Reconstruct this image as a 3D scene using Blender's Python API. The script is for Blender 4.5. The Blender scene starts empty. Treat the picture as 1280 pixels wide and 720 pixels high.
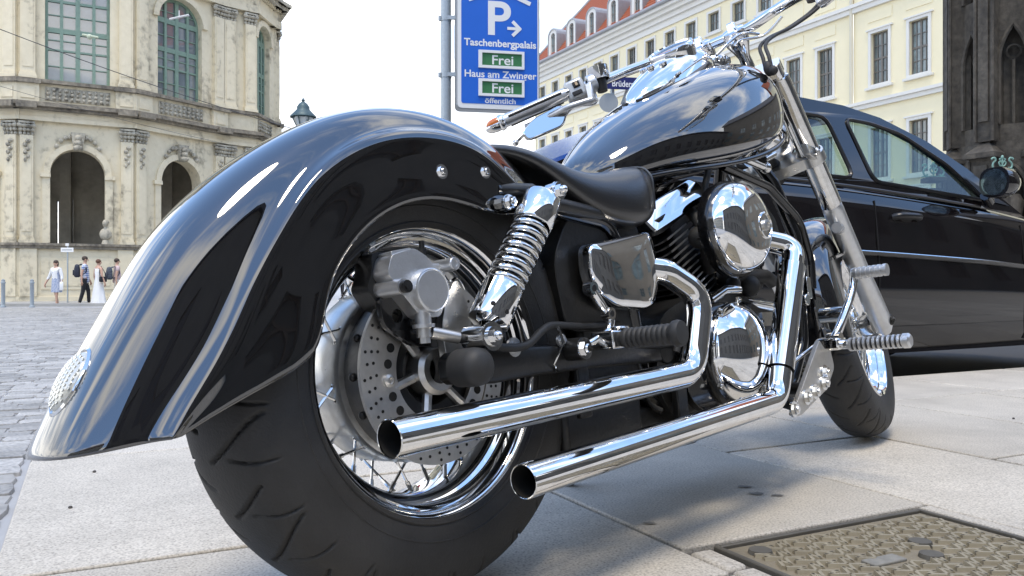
import bpy, bmesh, math, random
from math import sin, cos, pi, radians, sqrt, atan2, hypot, floor
from mathutils import Vector, Matrix, noise
from mathutils.geometry import tessellate_polygon
S = bpy.context.scene
COL = S.collection
random.seed(7)
# ---------------------------------------------------------------- camera, light, exposure
CAMH = .449
cam_d = bpy.data.cameras.new('camera'); cam = bpy.data.objects.new('camera', cam_d); COL.objects.link(cam)
cam.location = (0, 0, CAMH); cam.rotation_euler = (radians(90), 0, 0)
cam_d.sensor_width = 36; cam_d.lens = 1040/1280*36; cam_d.shift_y = -4/1280; cam_d.clip_end = 2000; cam_d.clip_start = .02
S.camera = cam
SUN_EL, SUN_AZ = radians(72), radians(-176)        # azimuth clockwise from +Y (negative: towards the left)
world = bpy.data.worlds.new('World'); S.world = world; world.use_nodes = True
wn = world.node_tree.nodes; wl = world.node_tree.links
bg = wn['Background']; bg.inputs['Strength'].default_value = .15
sky = wn.new('ShaderNodeTexSky'); sky.sky_type = 'NISHITA'; sky.sun_disc = False
sky.sun_elevation = SUN_EL; sky.sun_rotation = SUN_AZ; sky.air_density = 1.0; sky.dust_density = .15; sky.ozone_density = 4.0
tc = wn.new('ShaderNodeTexCoord')
sep = wn.new('ShaderNodeSeparateXYZ'); wl.new(tc.outputs['Generated'], sep.inputs[0])
def wmath(op, a, b=None, clamp=False):
    n = wn.new('ShaderNodeMath'); n.operation = op; n.use_clamp = clamp
    for i, x in enumerate((a, b)):
        if x is None: continue
        if isinstance(x, (int, float)): n.inputs[i].default_value = x
        else: wl.new(x, n.inputs[i])
    return n.outputs[0]
zc = wmath('MAXIMUM', sep.outputs[2], 0.0)
den = wmath('ADD', zc, .16)
cmb = wn.new('ShaderNodeCombineXYZ')
wl.new(wmath('DIVIDE', sep.outputs[0], den), cmb.inputs[0]); wl.new(wmath('DIVIDE', sep.outputs[1], den), cmb.inputs[1])
mp = wn.new('ShaderNodeMapping'); mp.inputs['Scale'].default_value = (.9, 2.3, 1); mp.inputs['Rotation'].default_value = (0, 0, radians(38)); mp.inputs['Location'].default_value = (2.3, .9, 0)
wl.new(cmb.outputs[0], mp.inputs['Vector'])
nz = wn.new('ShaderNodeTexNoise'); nz.inputs['Scale'].default_value = .95; nz.inputs['Detail'].default_value = 9; nz.inputs['Roughness'].default_value = .58; nz.inputs['Distortion'].default_value = .35
wl.new(mp.outputs[0], nz.inputs['Vector'])
lowr = wn.new('ShaderNodeMapRange'); lowr.interpolation_type = 'SMOOTHSTEP'      # the cloud deck closes towards the horizon
lowr.inputs['From Min'].default_value = .42; lowr.inputs['From Max'].default_value = .22; wl.new(zc, lowr.inputs['Value'])
cov = wmath('ADD', nz.outputs['Fac'], wmath('MULTIPLY', lowr.outputs[0], .10))
mr = wn.new('ShaderNodeMapRange'); mr.interpolation_type = 'SMOOTHSTEP'; mr.inputs['From Min'].default_value = .47; mr.inputs['From Max'].default_value = .69
wl.new(cov, mr.inputs['Value'])
mx = wn.new('ShaderNodeMix'); mx.data_type = 'RGBA'
wl.new(mr.outputs[0], mx.inputs['Factor']); hz_ = wn.new('ShaderNodeMix'); hz_.data_type = 'RGBA'; wl.new(lowr.outputs[0], hz_.inputs['Factor']); veil = wn.new('ShaderNodeMix'); veil.data_type = 'RGBA'; veil.inputs['Factor'].default_value = .22; wl.new(sky.outputs[0], veil.inputs['A']); veil.inputs['B'].default_value = (1.9, 2.95, 4.7, 1); wl.new(veil.outputs['Result'], hz_.inputs['A']); hz_.inputs['B'].default_value = (2.95, 3.2, 3.6, 1)
wl.new(hz_.outputs['Result'], mx.inputs['A']); mx.inputs['B'].default_value = (6.2, 6.1, 5.9, 1)
wl.new(mx.outputs['Result'], bg.inputs['Color'])
sun_d = bpy.data.lights.new('sun', 'SUN'); sun_d.energy = .95; sun_d.angle = radians(17); sun_d.color = (1, .88, .70)
sun = bpy.data.objects.new('sun', sun_d); COL.objects.link(sun)
sdir = Vector((sin(SUN_AZ)*cos(SUN_EL), cos(SUN_AZ)*cos(SUN_EL), sin(SUN_EL)))
sun.rotation_euler = sdir.to_track_quat('Z', 'Y').to_euler()
S.view_settings.view_transform = 'Standard'; S.view_settings.look = 'None'; S.view_settings.exposure = 1.41; S.view_settings.gamma = 1
S.cycles.max_bounces = 8; S.cycles.transparent_max_bounces = 12; S.cycles.use_denoising = True
S.cycles.caustics_reflective = False; S.cycles.caustics_refractive = False; S.cycles.sample_clamp_indirect = 6

# ---------------------------------------------------------------- helpers
G = radians(27)                                     # the street grid: E1 along the kerb, E2 across it
E1 = Vector((cos(G), sin(G), 0)); E2 = Vector((-sin(G), cos(G), 0)); UP = Vector((0, 0, 1))
def gp(s1, s2, z=0): return E1*s1 + E2*s2 + UP*z
ROOT = {}
def tag(o, label=None, cat=None, group=None, kind=None):
    if label: o['label'] = label
    if cat: o['category'] = cat
    if group: o['group'] = group
    if kind: o['kind'] = kind
    return o
def empty(name, loc=(0,0,0), rot=(0,0,0), parent=None):
    o = bpy.data.objects.new(name, None); COL.objects.link(o); o.location = loc; o.rotation_euler = rot; o.empty_display_size = .1
    if parent: o.parent = parent
    return o
def thing(name, label, cat, loc=(0,0,0), rot=(0,0,0), group=None):
    return tag(empty(name, loc, rot), label, cat, group)
def total(o):
    M = Matrix.Translation(o.location) @ o.rotation_euler.to_matrix().to_4x4() @ Matrix.Diagonal(o.scale.to_4d())
    return total(o.parent) @ M if o.parent else M
class MB:
    def __init__(s): s.v = []; s.f = []; s.m = []; s.mi = 0
    def add(s, vs, fs):
        n = len(s.v); s.v += [Vector(p) for p in vs]; s.f += [tuple(i+n for i in f) for f in fs]; s.m += [s.mi]*len(fs); return s
    def box(s, c, size, rot=None):
        c = Vector(c); h = Vector(size)/2; vs = []
        for x in (-1,1):
            for y in (-1,1):
                for z in (-1,1):
                    p = Vector((x*h.x, y*h.y, z*h.z)); vs.append(c + (rot @ p if rot else p))
        return s.add(vs, [(0,1,3,2),(4,6,7,5),(0,4,5,1),(2,3,7,6),(0,2,6,4),(1,5,7,3)])
    def cyl(s, p0, p1, r0, r1=None, n=16, cap=True):
        p0, p1 = Vector(p0), Vector(p1); r1 = r0 if r1 is None else r1
        q = (p1-p0).to_track_quat('Z','Y').to_matrix(); vs = []
        for k in range(n):
            a = 2*pi*k/n; d = q @ Vector((cos(a), sin(a), 0)); vs += [p0+d*r0, p1+d*r1]
        fs = [(2*k, 2*((k+1)%n), 2*((k+1)%n)+1, 2*k+1) for k in range(n)]
        if cap: fs += [tuple(2*k for k in range(n))[::-1], tuple(2*k+1 for k in range(n))]
        return s.add(vs, fs)
    def lathe(s, prof, org, axis, n=32, closed=False, ref=None):
        """prof: (radius, distance along axis)"""
        org = Vector(org); ax = Vector(axis).normalized(); q = ax.to_track_quat('Z','Y').to_matrix(); vs = []; m = len(prof)
        for k in range(n):
            a = 2*pi*k/n; d = q @ Vector((cos(a), sin(a), 0))
            vs += [org + d*r + ax*t for r, t in prof]
        fs = []
        for k in range(n):
            k2 = (k+1) % n
            for j in range(m if closed else m-1):
                j2 = (j+1) % m; fs.append((k*m+j, k2*m+j, k2*m+j2, k*m+j2))
        return s.add(vs, fs)
    def tube(s, path, r, n=12, closed=False, cap=True):
        P = [Vector(p) for p in path]; m = len(P); R = r if isinstance(r, (list, tuple)) else [r]*m; vs = []
        T = []
        for i in range(m):
            a = P[(i-1) % m] if (closed or i > 0) else P[i]; b = P[(i+1) % m] if (closed or i < m-1) else P[i]
            T.append((b-a).normalized())
        nrm = T[0].orthogonal().normalized()
        for i in range(m):
            if i: nrm = (nrm - T[i]*nrm.dot(T[i])); nrm = nrm.normalized() if nrm.length > 1e-6 else T[i].orthogonal().normalized()
            b = T[i].cross(nrm)
            vs += [P[i] + (nrm*cos(2*pi*k/n) + b*sin(2*pi*k/n))*R[i] for k in range(n)]
        fs = []
        for i in range(m if closed else m-1):
            i2 = (i+1) % m
            for k in range(n): k2 = (k+1) % n; fs.append((i*n+k, i*n+k2, i2*n+k2, i2*n+k))
        if cap and not closed: fs += [tuple(range(n))[::-1], tuple((m-1)*n+k for k in range(n))]
        return s.add(vs, fs)
    def loft(s, secs, closed=True, cap0=True, cap1=True, loop=False):
        n = len(secs[0]); vs = [p for q in secs for p in q]; fs = []; m = len(secs)
        for i in range(m if loop else m-1):
            i2 = (i+1) % m
            for k in range(n if closed else n-1): k2 = (k+1) % n; fs.append((i*n+k, i*n+k2, i2*n+k2, i2*n+k))
        if not loop and closed:
            if cap0: fs.append(tuple(range(n))[::-1])
            if cap1: fs.append(tuple((m-1)*n+k for k in range(n)))
        return s.add(vs, fs)
    def prism(s, poly, fr, t0, t1, holes=()):
        """poly, holes: 2-D loops in frame fr = (origin, X, Y, N); extruded from t0 to t1 along N"""
        o, X, Y, N = fr; loops = [list(poly)] + [list(h) for h in holes]
        fl = [p for L in loops for p in L]
        if len(loops) == 1 and len(poly) <= 4: tris = [tuple(range(len(poly)))]
        else: tris = tessellate_polygon([[Vector((p[0], p[1], 0)) for p in L] for L in loops])
        w = lambda p, t: o + X*p[0] + Y*p[1] + N*t
        vs = [w(p, t1) for p in fl] + [w(p, t0) for p in fl]; n = len(fl)
        fs = [tuple(t) for t in tris] + [tuple(i+n for i in reversed(t)) for t in tris]; b = 0
        for L in loops:
            m = len(L)
            fs += [(b+i, b+i+n, b+(i+1) % m+n, b+(i+1) % m) for i in range(m)]; b += m
        return s.add(vs, fs)
    def ball(s, c, r, n=12, m=8, M=None):
        c = Vector(c); r = Vector((r,r,r)) if isinstance(r, (int,float)) else Vector(r); vs = []; 
        for j in range(m+1):
            t = pi*j/m
            for k in range(n):
                a = 2*pi*k/n; p = Vector((r.x*sin(t)*cos(a), r.y*sin(t)*sin(a), r.z*cos(t))); vs.append(c + (M @ p if M else p))
        return s.add(vs, [(j*n+k, j*n+(k+1)%n, (j+1)*n+(k+1)%n, (j+1)*n+k) for j in range(m) for k in range(n)])
    def build(s, name, mat, parent=None, ang=47, bevel=0, world=False, sub=0, seg=2, smooth=True, merge=True):
        me = bpy.data.meshes.new(name); V = s.v
        if world and parent: Mi = total(parent).inverted(); V = [Mi @ p for p in V]
        me.from_pydata([tuple(p) for p in V], [], s.f)
        mats = mat if isinstance(mat, (list, tuple)) else [mat]
        for x in mats: me.materials.append(x)
        if len(mats) > 1: me.polygons.foreach_set('material_index', s.m)
        bm = bmesh.new(); bm.from_mesh(me)
        if merge: bmesh.ops.remove_doubles(bm, verts=bm.verts, dist=1e-6)
        bmesh.ops.recalc_face_normals(bm, faces=bm.faces)
        bm.to_mesh(me); bm.free()
        if smooth:
            me.polygons.foreach_set('use_smooth', [True]*len(me.polygons)); me.set_sharp_from_angle(angle=radians(ang))
        o = bpy.data.objects.new(name, me); COL.objects.link(o)
        if parent: o.parent = parent
        if bevel:
            b = o.modifiers.new('bevel', 'BEVEL'); b.width = bevel; b.segments = seg; b.limit_method = 'ANGLE'; b.angle_limit = radians(35); b.harden_normals = False
        if sub:
            b = o.modifiers.new('sub', 'SUBSURF'); b.levels = sub; b.render_levels = sub
        return o
def dup(o, parent=None, loc=None, rot=None, deep=True):
    c = o.copy(); COL.objects.link(c)
    if parent is not None: c.parent = parent
    if loc is not None: c.location = loc
    if rot is not None: c.rotation_euler = rot
    if deep:
        for ch in list(o.children): dup(ch, c)
    return c
def smoothpath(pts, k=6):
    P = [Vector(p) for p in pts]; out = []
    for i in range(len(P)-1):
        a, b, c, d = P[max(i-1,0)], P[i], P[i+1], P[min(i+2,len(P)-1)]
        for j in range(k):
            t = j/k; out.append(.5*((2*b)+(c-a)*t+(2*a-5*b+4*c-d)*t*t+(3*b-a-3*c+d)*t**3))
    return out+[P[-1]]
def fillet(pts, rad, k=8):
    """polyline with rounded corners; rad: one radius or one per inner corner"""
    P = [Vector(p) for p in pts]; out = [P[0]]
    for i in range(1, len(P)-1):
        r = rad[i-1] if isinstance(rad, (list,tuple)) else rad
        a, b, c = P[i-1], P[i], P[i+1]; d1 = (a-b).normalized(); d2 = (c-b).normalized()
        half = d1.angle(d2)/2; L = min(r/math.tan(half), .49*(a-b).length, .49*(c-b).length)
        p0, p2 = b+d1*L, b+d2*L
        for j in range(k+1):
            t = j/k; out.append(p0*(1-t)**2 + b*2*t*(1-t) + p2*t*t)
    return out+[P[-1]]
def roundpoly(pts, r, k=4):
    n = len(pts); out = []
    for i in range(n):
        a, b, c = Vector(pts[i-1]), Vector(pts[i]), Vector(pts[(i+1) % n]); d1 = (a-b); d2 = (c-b)
        L = min(r, .45*d1.length, .45*d2.length); p0 = b+d1.normalized()*L; p2 = b+d2.normalized()*L
        for j in range(k+1):
            t = j/k; out.append(tuple(p0*(1-t)**2 + b*2*t*(1-t) + p2*t*t))
    return out
def interp(x, tab):
    if x <= tab[0][0]: return tab[0][1]
    for (a, b), (c, d) in zip(tab, tab[1:]):
        if x <= c: t = (x-a)/(c-a); return b+(d-b)*t
    return tab[-1][1]
def cinterp(x, tab):
    """smooth (Catmull-Rom) table look-up"""
    n = len(tab)
    if x <= tab[0][0]: return tab[0][1]
    if x >= tab[-1][0]: return tab[-1][1]
    for i in range(n-1):
        if x <= tab[i+1][0]:
            x0, y0 = tab[i]; x1, y1 = tab[i+1]; h = x1-x0; t = (x-x0)/h
            m0 = (tab[i+1][1]-tab[i-1][1])/(tab[i+1][0]-tab[i-1][0])*h if i else (y1-y0)
            m1 = (tab[i+2][1]-tab[i][1])/(tab[i+2][0]-tab[i][0])*h if i < n-2 else (y1-y0)
            return (2*t**3-3*t*t+1)*y0+(t**3-2*t*t+t)*m0+(-2*t**3+3*t*t)*y1+(t**3-t*t)*m1
# ---------------------------------------------------------------- materials
MATS = {}
def mat(name, col, rough=.5, metal=0, var=0, vscale=8, bump=0, bscale=60, ior=None, coat=0, col2=None, aniso=0, objrand=0, coords='Object', rvar=0, detail=6):
    m = bpy.data.materials.new(name); m.use_nodes = True; N = m.node_tree.nodes; L = m.node_tree.links; b = N['Principled BSDF']
    b.inputs['Base Color'].default_value = (*col, 1); b.inputs['Roughness'].default_value = rough; b.inputs['Metallic'].default_value = metal
    if ior: b.inputs['IOR'].default_value = ior
    if coat: b.inputs['Coat Weight'].default_value = coat; b.inputs['Coat Roughness'].default_value = .02
    t = N.new('ShaderNodeNewGeometry') if coords == 'Position' else N.new('ShaderNodeTexCoord'); out = None
    if var or col2:
        n = N.new('ShaderNodeTexNoise'); n.inputs['Scale'].default_value = vscale; n.inputs['Detail'].default_value = detail; n.inputs['Roughness'].default_value = .65
        L.new(t.outputs[coords], n.inputs['Vector'])
        r = N.new('ShaderNodeMapRange'); r.inputs['From Min'].default_value = .32; r.inputs['From Max'].default_value = .68; L.new(n.outputs['Fac'], r.inputs['Value'])
        x = N.new('ShaderNodeMix'); x.data_type = 'RGBA'; L.new(r.outputs[0], x.inputs['Factor'])
        c2 = col2 or tuple(c*(1-var) for c in col); x.inputs['A'].default_value = (*col, 1); x.inputs['B'].default_value = (*c2, 1)
        L.new(x.outputs['Result'], b.inputs['Base Color']); out = x.outputs['Result']
        if rvar:
            q = N.new('ShaderNodeMapRange'); q.inputs['To Min'].default_value = max(0, rough-rvar); q.inputs['To Max'].default_value = rough+rvar
            L.new(n.outputs['Fac'], q.inputs['Value']); L.new(q.outputs[0], b.inputs['Roughness'])
    if objrand:
        oi = N.new('ShaderNodeObjectInfo'); q = N.new('ShaderNodeMapRange'); q.inputs['To Min'].default_value = 1-objrand; q.inputs['To Max'].default_value = 1+objrand*.6
        L.new(oi.outputs['Random'], q.inputs['Value']); h = N.new('ShaderNodeHueSaturation')
        if out: L.new(out, h.inputs['Color'])
        else: h.inputs['Color'].default_value = (*col, 1)
        L.new(q.outputs[0], h.inputs['Value']); L.new(h.outputs[0], b.inputs['Base Color'])
    if bump:
        n2 = N.new('ShaderNodeTexNoise'); n2.inputs['Scale'].default_value = bscale; n2.inputs['Detail'].default_value = 8; L.new(t.outputs[coords], n2.inputs['Vector'])
        bp = N.new('ShaderNodeBump'); bp.inputs['Strength'].default_value = bump; bp.inputs['Distance'].default_value = .02; L.new(n2.outputs['Fac'], bp.inputs['Height']); L.new(bp.outputs[0], b.inputs['Normal'])
    MATS[name] = m; return m
def glassmat(name, tint, f0=.06, rough=0.0):
    m = bpy.data.materials.new(name); m.use_nodes = True; N = m.node_tree.nodes; L = m.node_tree.links
    for n in list(N):
        if n.type == 'BSDF_PRINCIPLED': N.remove(n)
    o = [n for n in N if n.type == 'OUTPUT_MATERIAL'][0]
    tr = N.new('ShaderNodeBsdfTransparent'); tr.inputs[0].default_value = (*tint, 1); gl = N.new('ShaderNodeBsdfGlossy'); gl.inputs['Roughness'].default_value = rough; gl.inputs['Color'].default_value = (1,1,1,1)
    lw = N.new('ShaderNodeLayerWeight'); lw.inputs['Blend'].default_value = .5; mxs = N.new('ShaderNodeMixShader')
    pw = N.new('ShaderNodeMath'); pw.operation = 'POWER'; pw.inputs[1].default_value = 4.5; L.new(lw.outputs['Facing'], pw.inputs[0])
    fr = N.new('ShaderNodeMath'); fr.operation = 'MULTIPLY_ADD'; fr.inputs[1].default_value = .92; fr.inputs[2].default_value = f0; L.new(pw.outputs[0], fr.inputs[0])
    L.new(fr.outputs[0], mxs.inputs[0]); L.new(tr.outputs[0], mxs.inputs[1]); L.new(gl.outputs[0], mxs.inputs[2]); L.new(mxs.outputs[0], o.inputs['Surface'])
    return m
CHROME = mat('chrome', (.87,.87,.87), .04, 1, var=.13, vscale=24, rvar=.035)
CHROME_W = mat('worn_chrome', (.78,.78,.77), .09, 1, var=.2, vscale=60, rvar=.05)
ALU = mat('cast_aluminium', (.70,.71,.72), .33, .85, var=.12, vscale=40, bump=.05, bscale=300)
ALU_B = mat('brushed_aluminium', (.68,.68,.665), .3, 1, var=.18, vscale=50, rvar=.08)
STEEL = mat('disc_steel', (.68,.665,.635), .40, 1, var=.15, vscale=70)
PAINT = mat('black_gloss_paint', (.0035,.0035,.0045), .02, 0, ior=2.0, coat=1, var=.1, vscale=3)
CPAINT = mat('black_car_paint', (.007,.006,.007), .05, 0, ior=1.5, coat=.4)
BLACK = mat('satin_black_metal', (.013,.013,.013), .38, 0, var=.3, vscale=30, bump=.05, bscale=120)
BLACKG = mat('gloss_black_enamel', (.008,.008,.009), .16, 0, coat=.4, var=.2, vscale=20)
RUBBER = mat('tyre_rubber', (.034,.033,.032), .6, 0, var=.5, vscale=9, bump=.12, bscale=260)
RUB2 = mat('matt_rubber', (.03,.03,.03), .6, 0, var=.3, vscale=50)
LEATHER = mat('black_leather', (.014,.014,.015), .29, 0, ior=1.9, var=.35, vscale=14, bump=.07, bscale=420)
DARK = mat('dark_void', (.004,.004,.004), .85)  # near-black, also stands in for the shade inside holes
GLASS = glassmat('clear_glass', (.93,.95,.95))
CARGLASS = glassmat('tinted_car_glass', (.62,.72,.68))
ORANGE = mat('amber_lens', (.75,.20,.03), .15, 0, coat=.6, var=.25, vscale=80)
LENS = mat('clear_ribbed_lens', (.66,.66,.60), .12, .25, coat=.8)
MIRROR = mat('mirror_glass', (.60,.60,.59), .02, 1)
GREYP = mat('grey_switch_plastic', (.55,.57,.58), .35, .4, var=.1, vscale=40)
# ---------------------------------------------------------------- the ground
def sm(t): t = max(0, min(1, t)); return t*t*(3-2*t)
def zroad(x, y):
    s1 = x*E1.x+y*E1.y; s2 = x*E2.x+y*E2.y
    t = max(sm((s2-2.75)/.5), .75*sm((-.10-s1)/2.2)) 
    return -.008 - .112*t - .18*sm((y-6)/24)
def granite(name, base, dark, light, scale=230, objrand=.11, rough=.72, blot=.22):
    m = bpy.data.materials.new(name); m.use_nodes = True; N = m.node_tree.nodes; L = m.node_tree.links; b = N['Principled BSDF']; b.inputs['Roughness'].default_value = rough
    g = N.new('ShaderNodeNewGeometry')
    n1 = N.new('ShaderNodeTexNoise'); n1.inputs['Scale'].default_value = scale; n1.inputs['Detail'].default_value = 3; L.new(g.outputs['Position'], n1.inputs['Vector'])
    n2 = N.new('ShaderNodeTexNoise'); n2.inputs['Scale'].default_value = 2.6; n2.inputs['Detail'].default_value = 8; n2.inputs['Roughness'].default_value = .7; L.new(g.outputs['Position'], n2.inputs['Vector'])
    r = N.new('ShaderNodeValToRGB'); e = r.color_ramp.elements; e[0].position = .3; e[0].color = (*dark, 1); e[1].position = .72; e[1].color = (*light, 1)
    k = e.new(.5); k.color = (*base, 1); k = e.new(.42); k.color = (*[(a*2+c)/3 for a, c in zip(base, dark)], 1)
    L.new(n1.outputs['Fac'], r.inputs[0])
    v = N.new('ShaderNodeMapRange'); v.inputs['From Min'].default_value = .3; v.inputs['From Max'].default_value = .7; v.inputs['To Min'].default_value = 1-blot; v.inputs['To Max'].default_value = 1+blot*.5; L.new(n2.outputs['Fac'], v.inputs['Value'])
    oi = N.new('ShaderNodeObjectInfo'); q = N.new('ShaderNodeMapRange'); q.inputs['To Min'].default_value = 1-objrand; q.inputs['To Max'].default_value = 1+objrand; L.new(oi.outputs['Random'], q.inputs['Value'])
    mu = N.new('ShaderNodeMath'); mu.operation = 'MULTIPLY'; L.new(v.outputs[0], mu.inputs[0]); L.new(q.outputs[0], mu.inputs[1])
    h = N.new('ShaderNodeHueSaturation'); L.new(r.outputs[0], h.inputs['Color']); L.new(mu.outputs[0], h.inputs['Value']); L.new(h.outputs[0], b.inputs['Base Color'])
    bp = N.new('ShaderNodeBump'); bp.inputs['Strength'].default_value = .35; bp.inputs['Distance'].default_value = .002; L.new(n1.outputs['Fac'], bp.inputs['Height']); L.new(bp.outputs[0], b.inputs['Normal'])
    return m
SLAB = granite('pale_granite', (.535,.49,.415), (.29,.265,.225), (.655,.61,.53))
KERB = granite('kerb_granite', (.505,.465,.40), (.275,.25,.215), (.62,.58,.505))
JOINT = mat('sandy_joint', (.13,.12,.105), .9, var=.45, vscale=40, coords='Position')
SETT = granite('sett_stone', (.375,.362,.34), (.23,.226,.215), (.475,.46,.435), scale=90, objrand=.26, rough=.5, blot=.25)
SETTF = granite('sett_stone_far', (.395,.38,.355), (.27,.262,.25), (.465,.45,.425), scale=14, objrand=.0, rough=.5, blot=.5)
BED = mat('sett_bed', (.2,.19,.17), .9, var=.4, vscale=25, coords='Position')
# wide road sheet: fine near the camera, reaching the horizon
def axis_steps(a, fine, lim):
    out = [0]; d = fine
    while out[-1] < lim: out.append(out[-1]+d); d *= 1.18 if out[-1] > a else 1.0
    return out
xs = axis_steps(5, .5, 900); xs = [-x for x in xs[:0:-1]] + xs
ys = xs[:]
bm_road = MB()
vs = [(x, y, zroad(x, y) - .008) for y in ys for x in xs]; nx = len(xs)
s1s2 = lambda x, y: (x*E1.x+y*E1.y, x*E2.x+y*E2.y)
fs = [(j*nx+i, j*nx+i+1, (j+1)*nx+i+1, (j+1)*nx+i) for j in range(len(ys)-1) for i in range(nx-1)]
bm_road.add(vs, fs)
ROADM = mat('road_stone_far', (.33,.33,.33), .62, col2=(.42,.42,.42), vscale=1.3, bump=.3, bscale=9, coords='Position')
road = tag(bm_road.build('road', ROADM), kind='structure')
SHADE_LANE = mat('lane_shade_asphalt', (.045,.045,.047), .85, var=.3, vscale=30, bump=.3, bscale=160, coords='Position')  # lane asphalt kept near black to paint in the shadow under the car
b = MB()
for i in range(60):
    for j in range(5):
        q = [gp(.7+i*.5+di*.5, 2.79+(j+dj)*.5) for di, dj in ((0,0),(1,0),(1,1),(0,1))]; b.add([Vector((p.x, p.y, zroad(p.x, p.y)-.004)) for p in q], [(0,1,2,3)])
tag(b.build('shaded_parking_lane', SHADE_LANE), kind='structure')
# pavement: a bed with slabs laid in strips
pav = empty('pavement'); tag(pav, kind='structure')
PX0, PX1, PY0, PY1 = -.137, 9.0, -3.3, 2.79
b = MB()
for (a0, a1, c0, c1, z) in ((PX0+.004, PX1, PY0, PY1-.004, -.011),):
    b.add([gp(a0,c0,z), gp(a1,c0,z), gp(a1,c1,z), gp(a0,c1,z)], [(0,1,2,3)])
b.build('joint_bed', JOINT, pav, smooth=False)
b = MB()                                            # pavement beyond the slabs that were laid one by one
for (a0, a1, c0, c1) in ((PX0, 60, -30, PY0), (PX1, 60, PY0, PY1)):
    b.add([gp(a0,c0,-.004), gp(a1,c0,-.004), gp(a1,c1,-.004), gp(a0,c1,-.004)], [(0,1,2,3)])
b.build('outer_paving', SLAB, pav, smooth=False)
def slab(name, a0, a1, c0, c1, m=SLAB, g=.0055, dz=0, th=.09, bev=.004):
    mb = MB(); mb.box((0,0,-th/2), (a1-a0-2*g, c1-c0-2*g, th))
    o = mb.build(name, m, pav, bevel=bev, seg=2); o.location = gp((a0+a1)/2, (c0+c1)/2, dz); 
    o.rotation_euler = (random.uniform(-.001,.001), random.uniform(-.001,.001), G+random.uniform(-.002,.002)); return o
colsx = [PX0, .37, .90, 1.53, 2.08, 2.70, 3.3, 3.95, 4.55, 5.2, 5.85, 6.5, 7.15, 7.8, 8.4, 9.0]
cuts = {0:[-3.3,-2.3,-1.35,-.4,.52,1.478,2.44], 1:[-3.3,-2.6,-1.7,-.75,.2,1.0,1.9,2.44], 2:[-3.3,-2.4,-1.5,-.5,.30], 3:[-3.3,-2.2,-1.3,-.35,.55,1.735,2.22],
        4:[-3.3,-2.5,-1.4,-.5,.45,1.352,2.20], 5:[-3.3,-2.1,-1.2,-.1,.9,1.62,2.20]}
for i in range(len(colsx)-1):
    c = cuts.get(i) or [-3.3]+[-3.3+.95*k+(.37*(i % 3)) for k in range(1,6)]+[2.20]
    for c0, c1 in zip(c, c[1:]): slab('paving_slab', colsx[i], colsx[i+1], c0, c1, dz=random.uniform(-.0015,.0012))
slab('paving_slab', .90, 1.53, 1.128, 1.9); slab('paving_slab', .90, 1.53, 1.9, 2.2)
slab('paving_slab', 1.49, 1.53, .30, 1.128, g=.003)
# kerb stones
k0 = PX0
for L_ in (.95,.62,1.05,.98,.9,1.1,.97,1.02,.9,1.0):
    lo = 2.44 if k0 < .3 else 2.20
    slab('kerb_stone', k0, min(k0+L_, PX1), lo, PY1, KERB, th=.2, bev=.012); k0 += L_
# small setts that pack the gap beside the iron cover
for k in range(8):
    c0 = .30+k*.103; slab('packing_stone', .90, .955, c0, c0+.1, KERB, g=.004, dz=-.002, th=.05, bev=.008)
slab('packing_stone', .90, 1.0, 1.115, 1.128, KERB, g=.002, th=.03, bev=.002) if False else None
# edge stones along the left side of the pavement and the cobbled road
def stone_mesh(lx, ly, seed):
    rnd = random.Random(seed); mb = MB(); h = .05; n = 0
    for z, k in ((-h, 1.0), (-.012, 1.0), (0, .86)):
        pass
    rings = []
    for z, k in ((-h, 1.0), (-.006, 1.0), (-.001, .965), (.0005, .80)):
        ring = []
        for (cx_, cy_) in ((-1,-1),(0,-1.03),(1,-1),(1.02,0),(1,1),(0,1.03),(-1,1),(-1.02,0)):
            rr = random.Random(seed*31+int(cx_*7)+int(cy_*13)); ring.append(Vector((cx_*lx/2*k*(.94 if abs(cx_)==1 and abs(cy_)==1 else 1)+rr.uniform(-.006,.006), cy_*ly/2*k+rr.uniform(-.005,.005), z+(rr.uniform(-.0015,.001) if z > -.01 else 0))))
        rings.append(ring)
    mb.loft(rings, cap0=False); return mb
proto = {}
def sett_at(s1, s2, ln, wd):
    key = (round(ln/.03), round(wd/.02), random.randrange(3)); 
    return key
setts_near, setts_far = [], []
def inview(p, mgn=.12):
    return p.y > -.9 and (-.62-mgn)*p.y - 1.3 < p.x
s2 = -2.4
while s2 < 36:
    w = .108 if s2 < 9 else .19
    s1 = -.142 - random.uniform(0,.004) if s2 < 2.79 else 6.0
    ln = 0
    while s1 > -34:
        ln = random.uniform(.11,.22) * (1 if s2 < 9 else 1.6)
        c = gp(s1-ln/2, s2+w/2)
        lim = c.y < 27 and inview(c, .25) and not (s2 >= 2.79 and c.x > .35*c.y)
        if lim:
            px = 640+1040*c.x/max(c.y, .1); vis = c.y > .9 and -30 < px < 190
            (setts_near if vis and c.y < 12 else setts_far).append((c, ln, w))
        s1 -= ln
        if s1*E1.x + s2*E2.x < -.95*max(1, (s1*E1.y+s2*E2.y)) - 2: break
    s2 += w
setts_near.sort(key=lambda t: t[0].y)
setts_far += setts_near[290:]; setts_near = setts_near[:290]
cob = empty('cobbled_road'); tag(cob, kind='structure')
lib = {}
for c, ln, w in setts_near:
    key = (round(ln/.035), random.randrange(2))
    if key not in lib:
        o = stone_mesh(key[0]*.035-.004, w-.008, len(lib)+3).build('sett', SETT, cob, ang=50); lib[key] = o; first = True
    else: o = lib[key].copy(); COL.objects.link(o)
    o.scale.x = ln/(key[0]*.035)
    o.location = (c.x, c.y, zroad(c.x, c.y)+random.uniform(-.003,.002)); o.rotation_euler = (random.uniform(-.015,.015), random.uniform(-.015,.015), G+random.uniform(-.05,.05))
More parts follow.
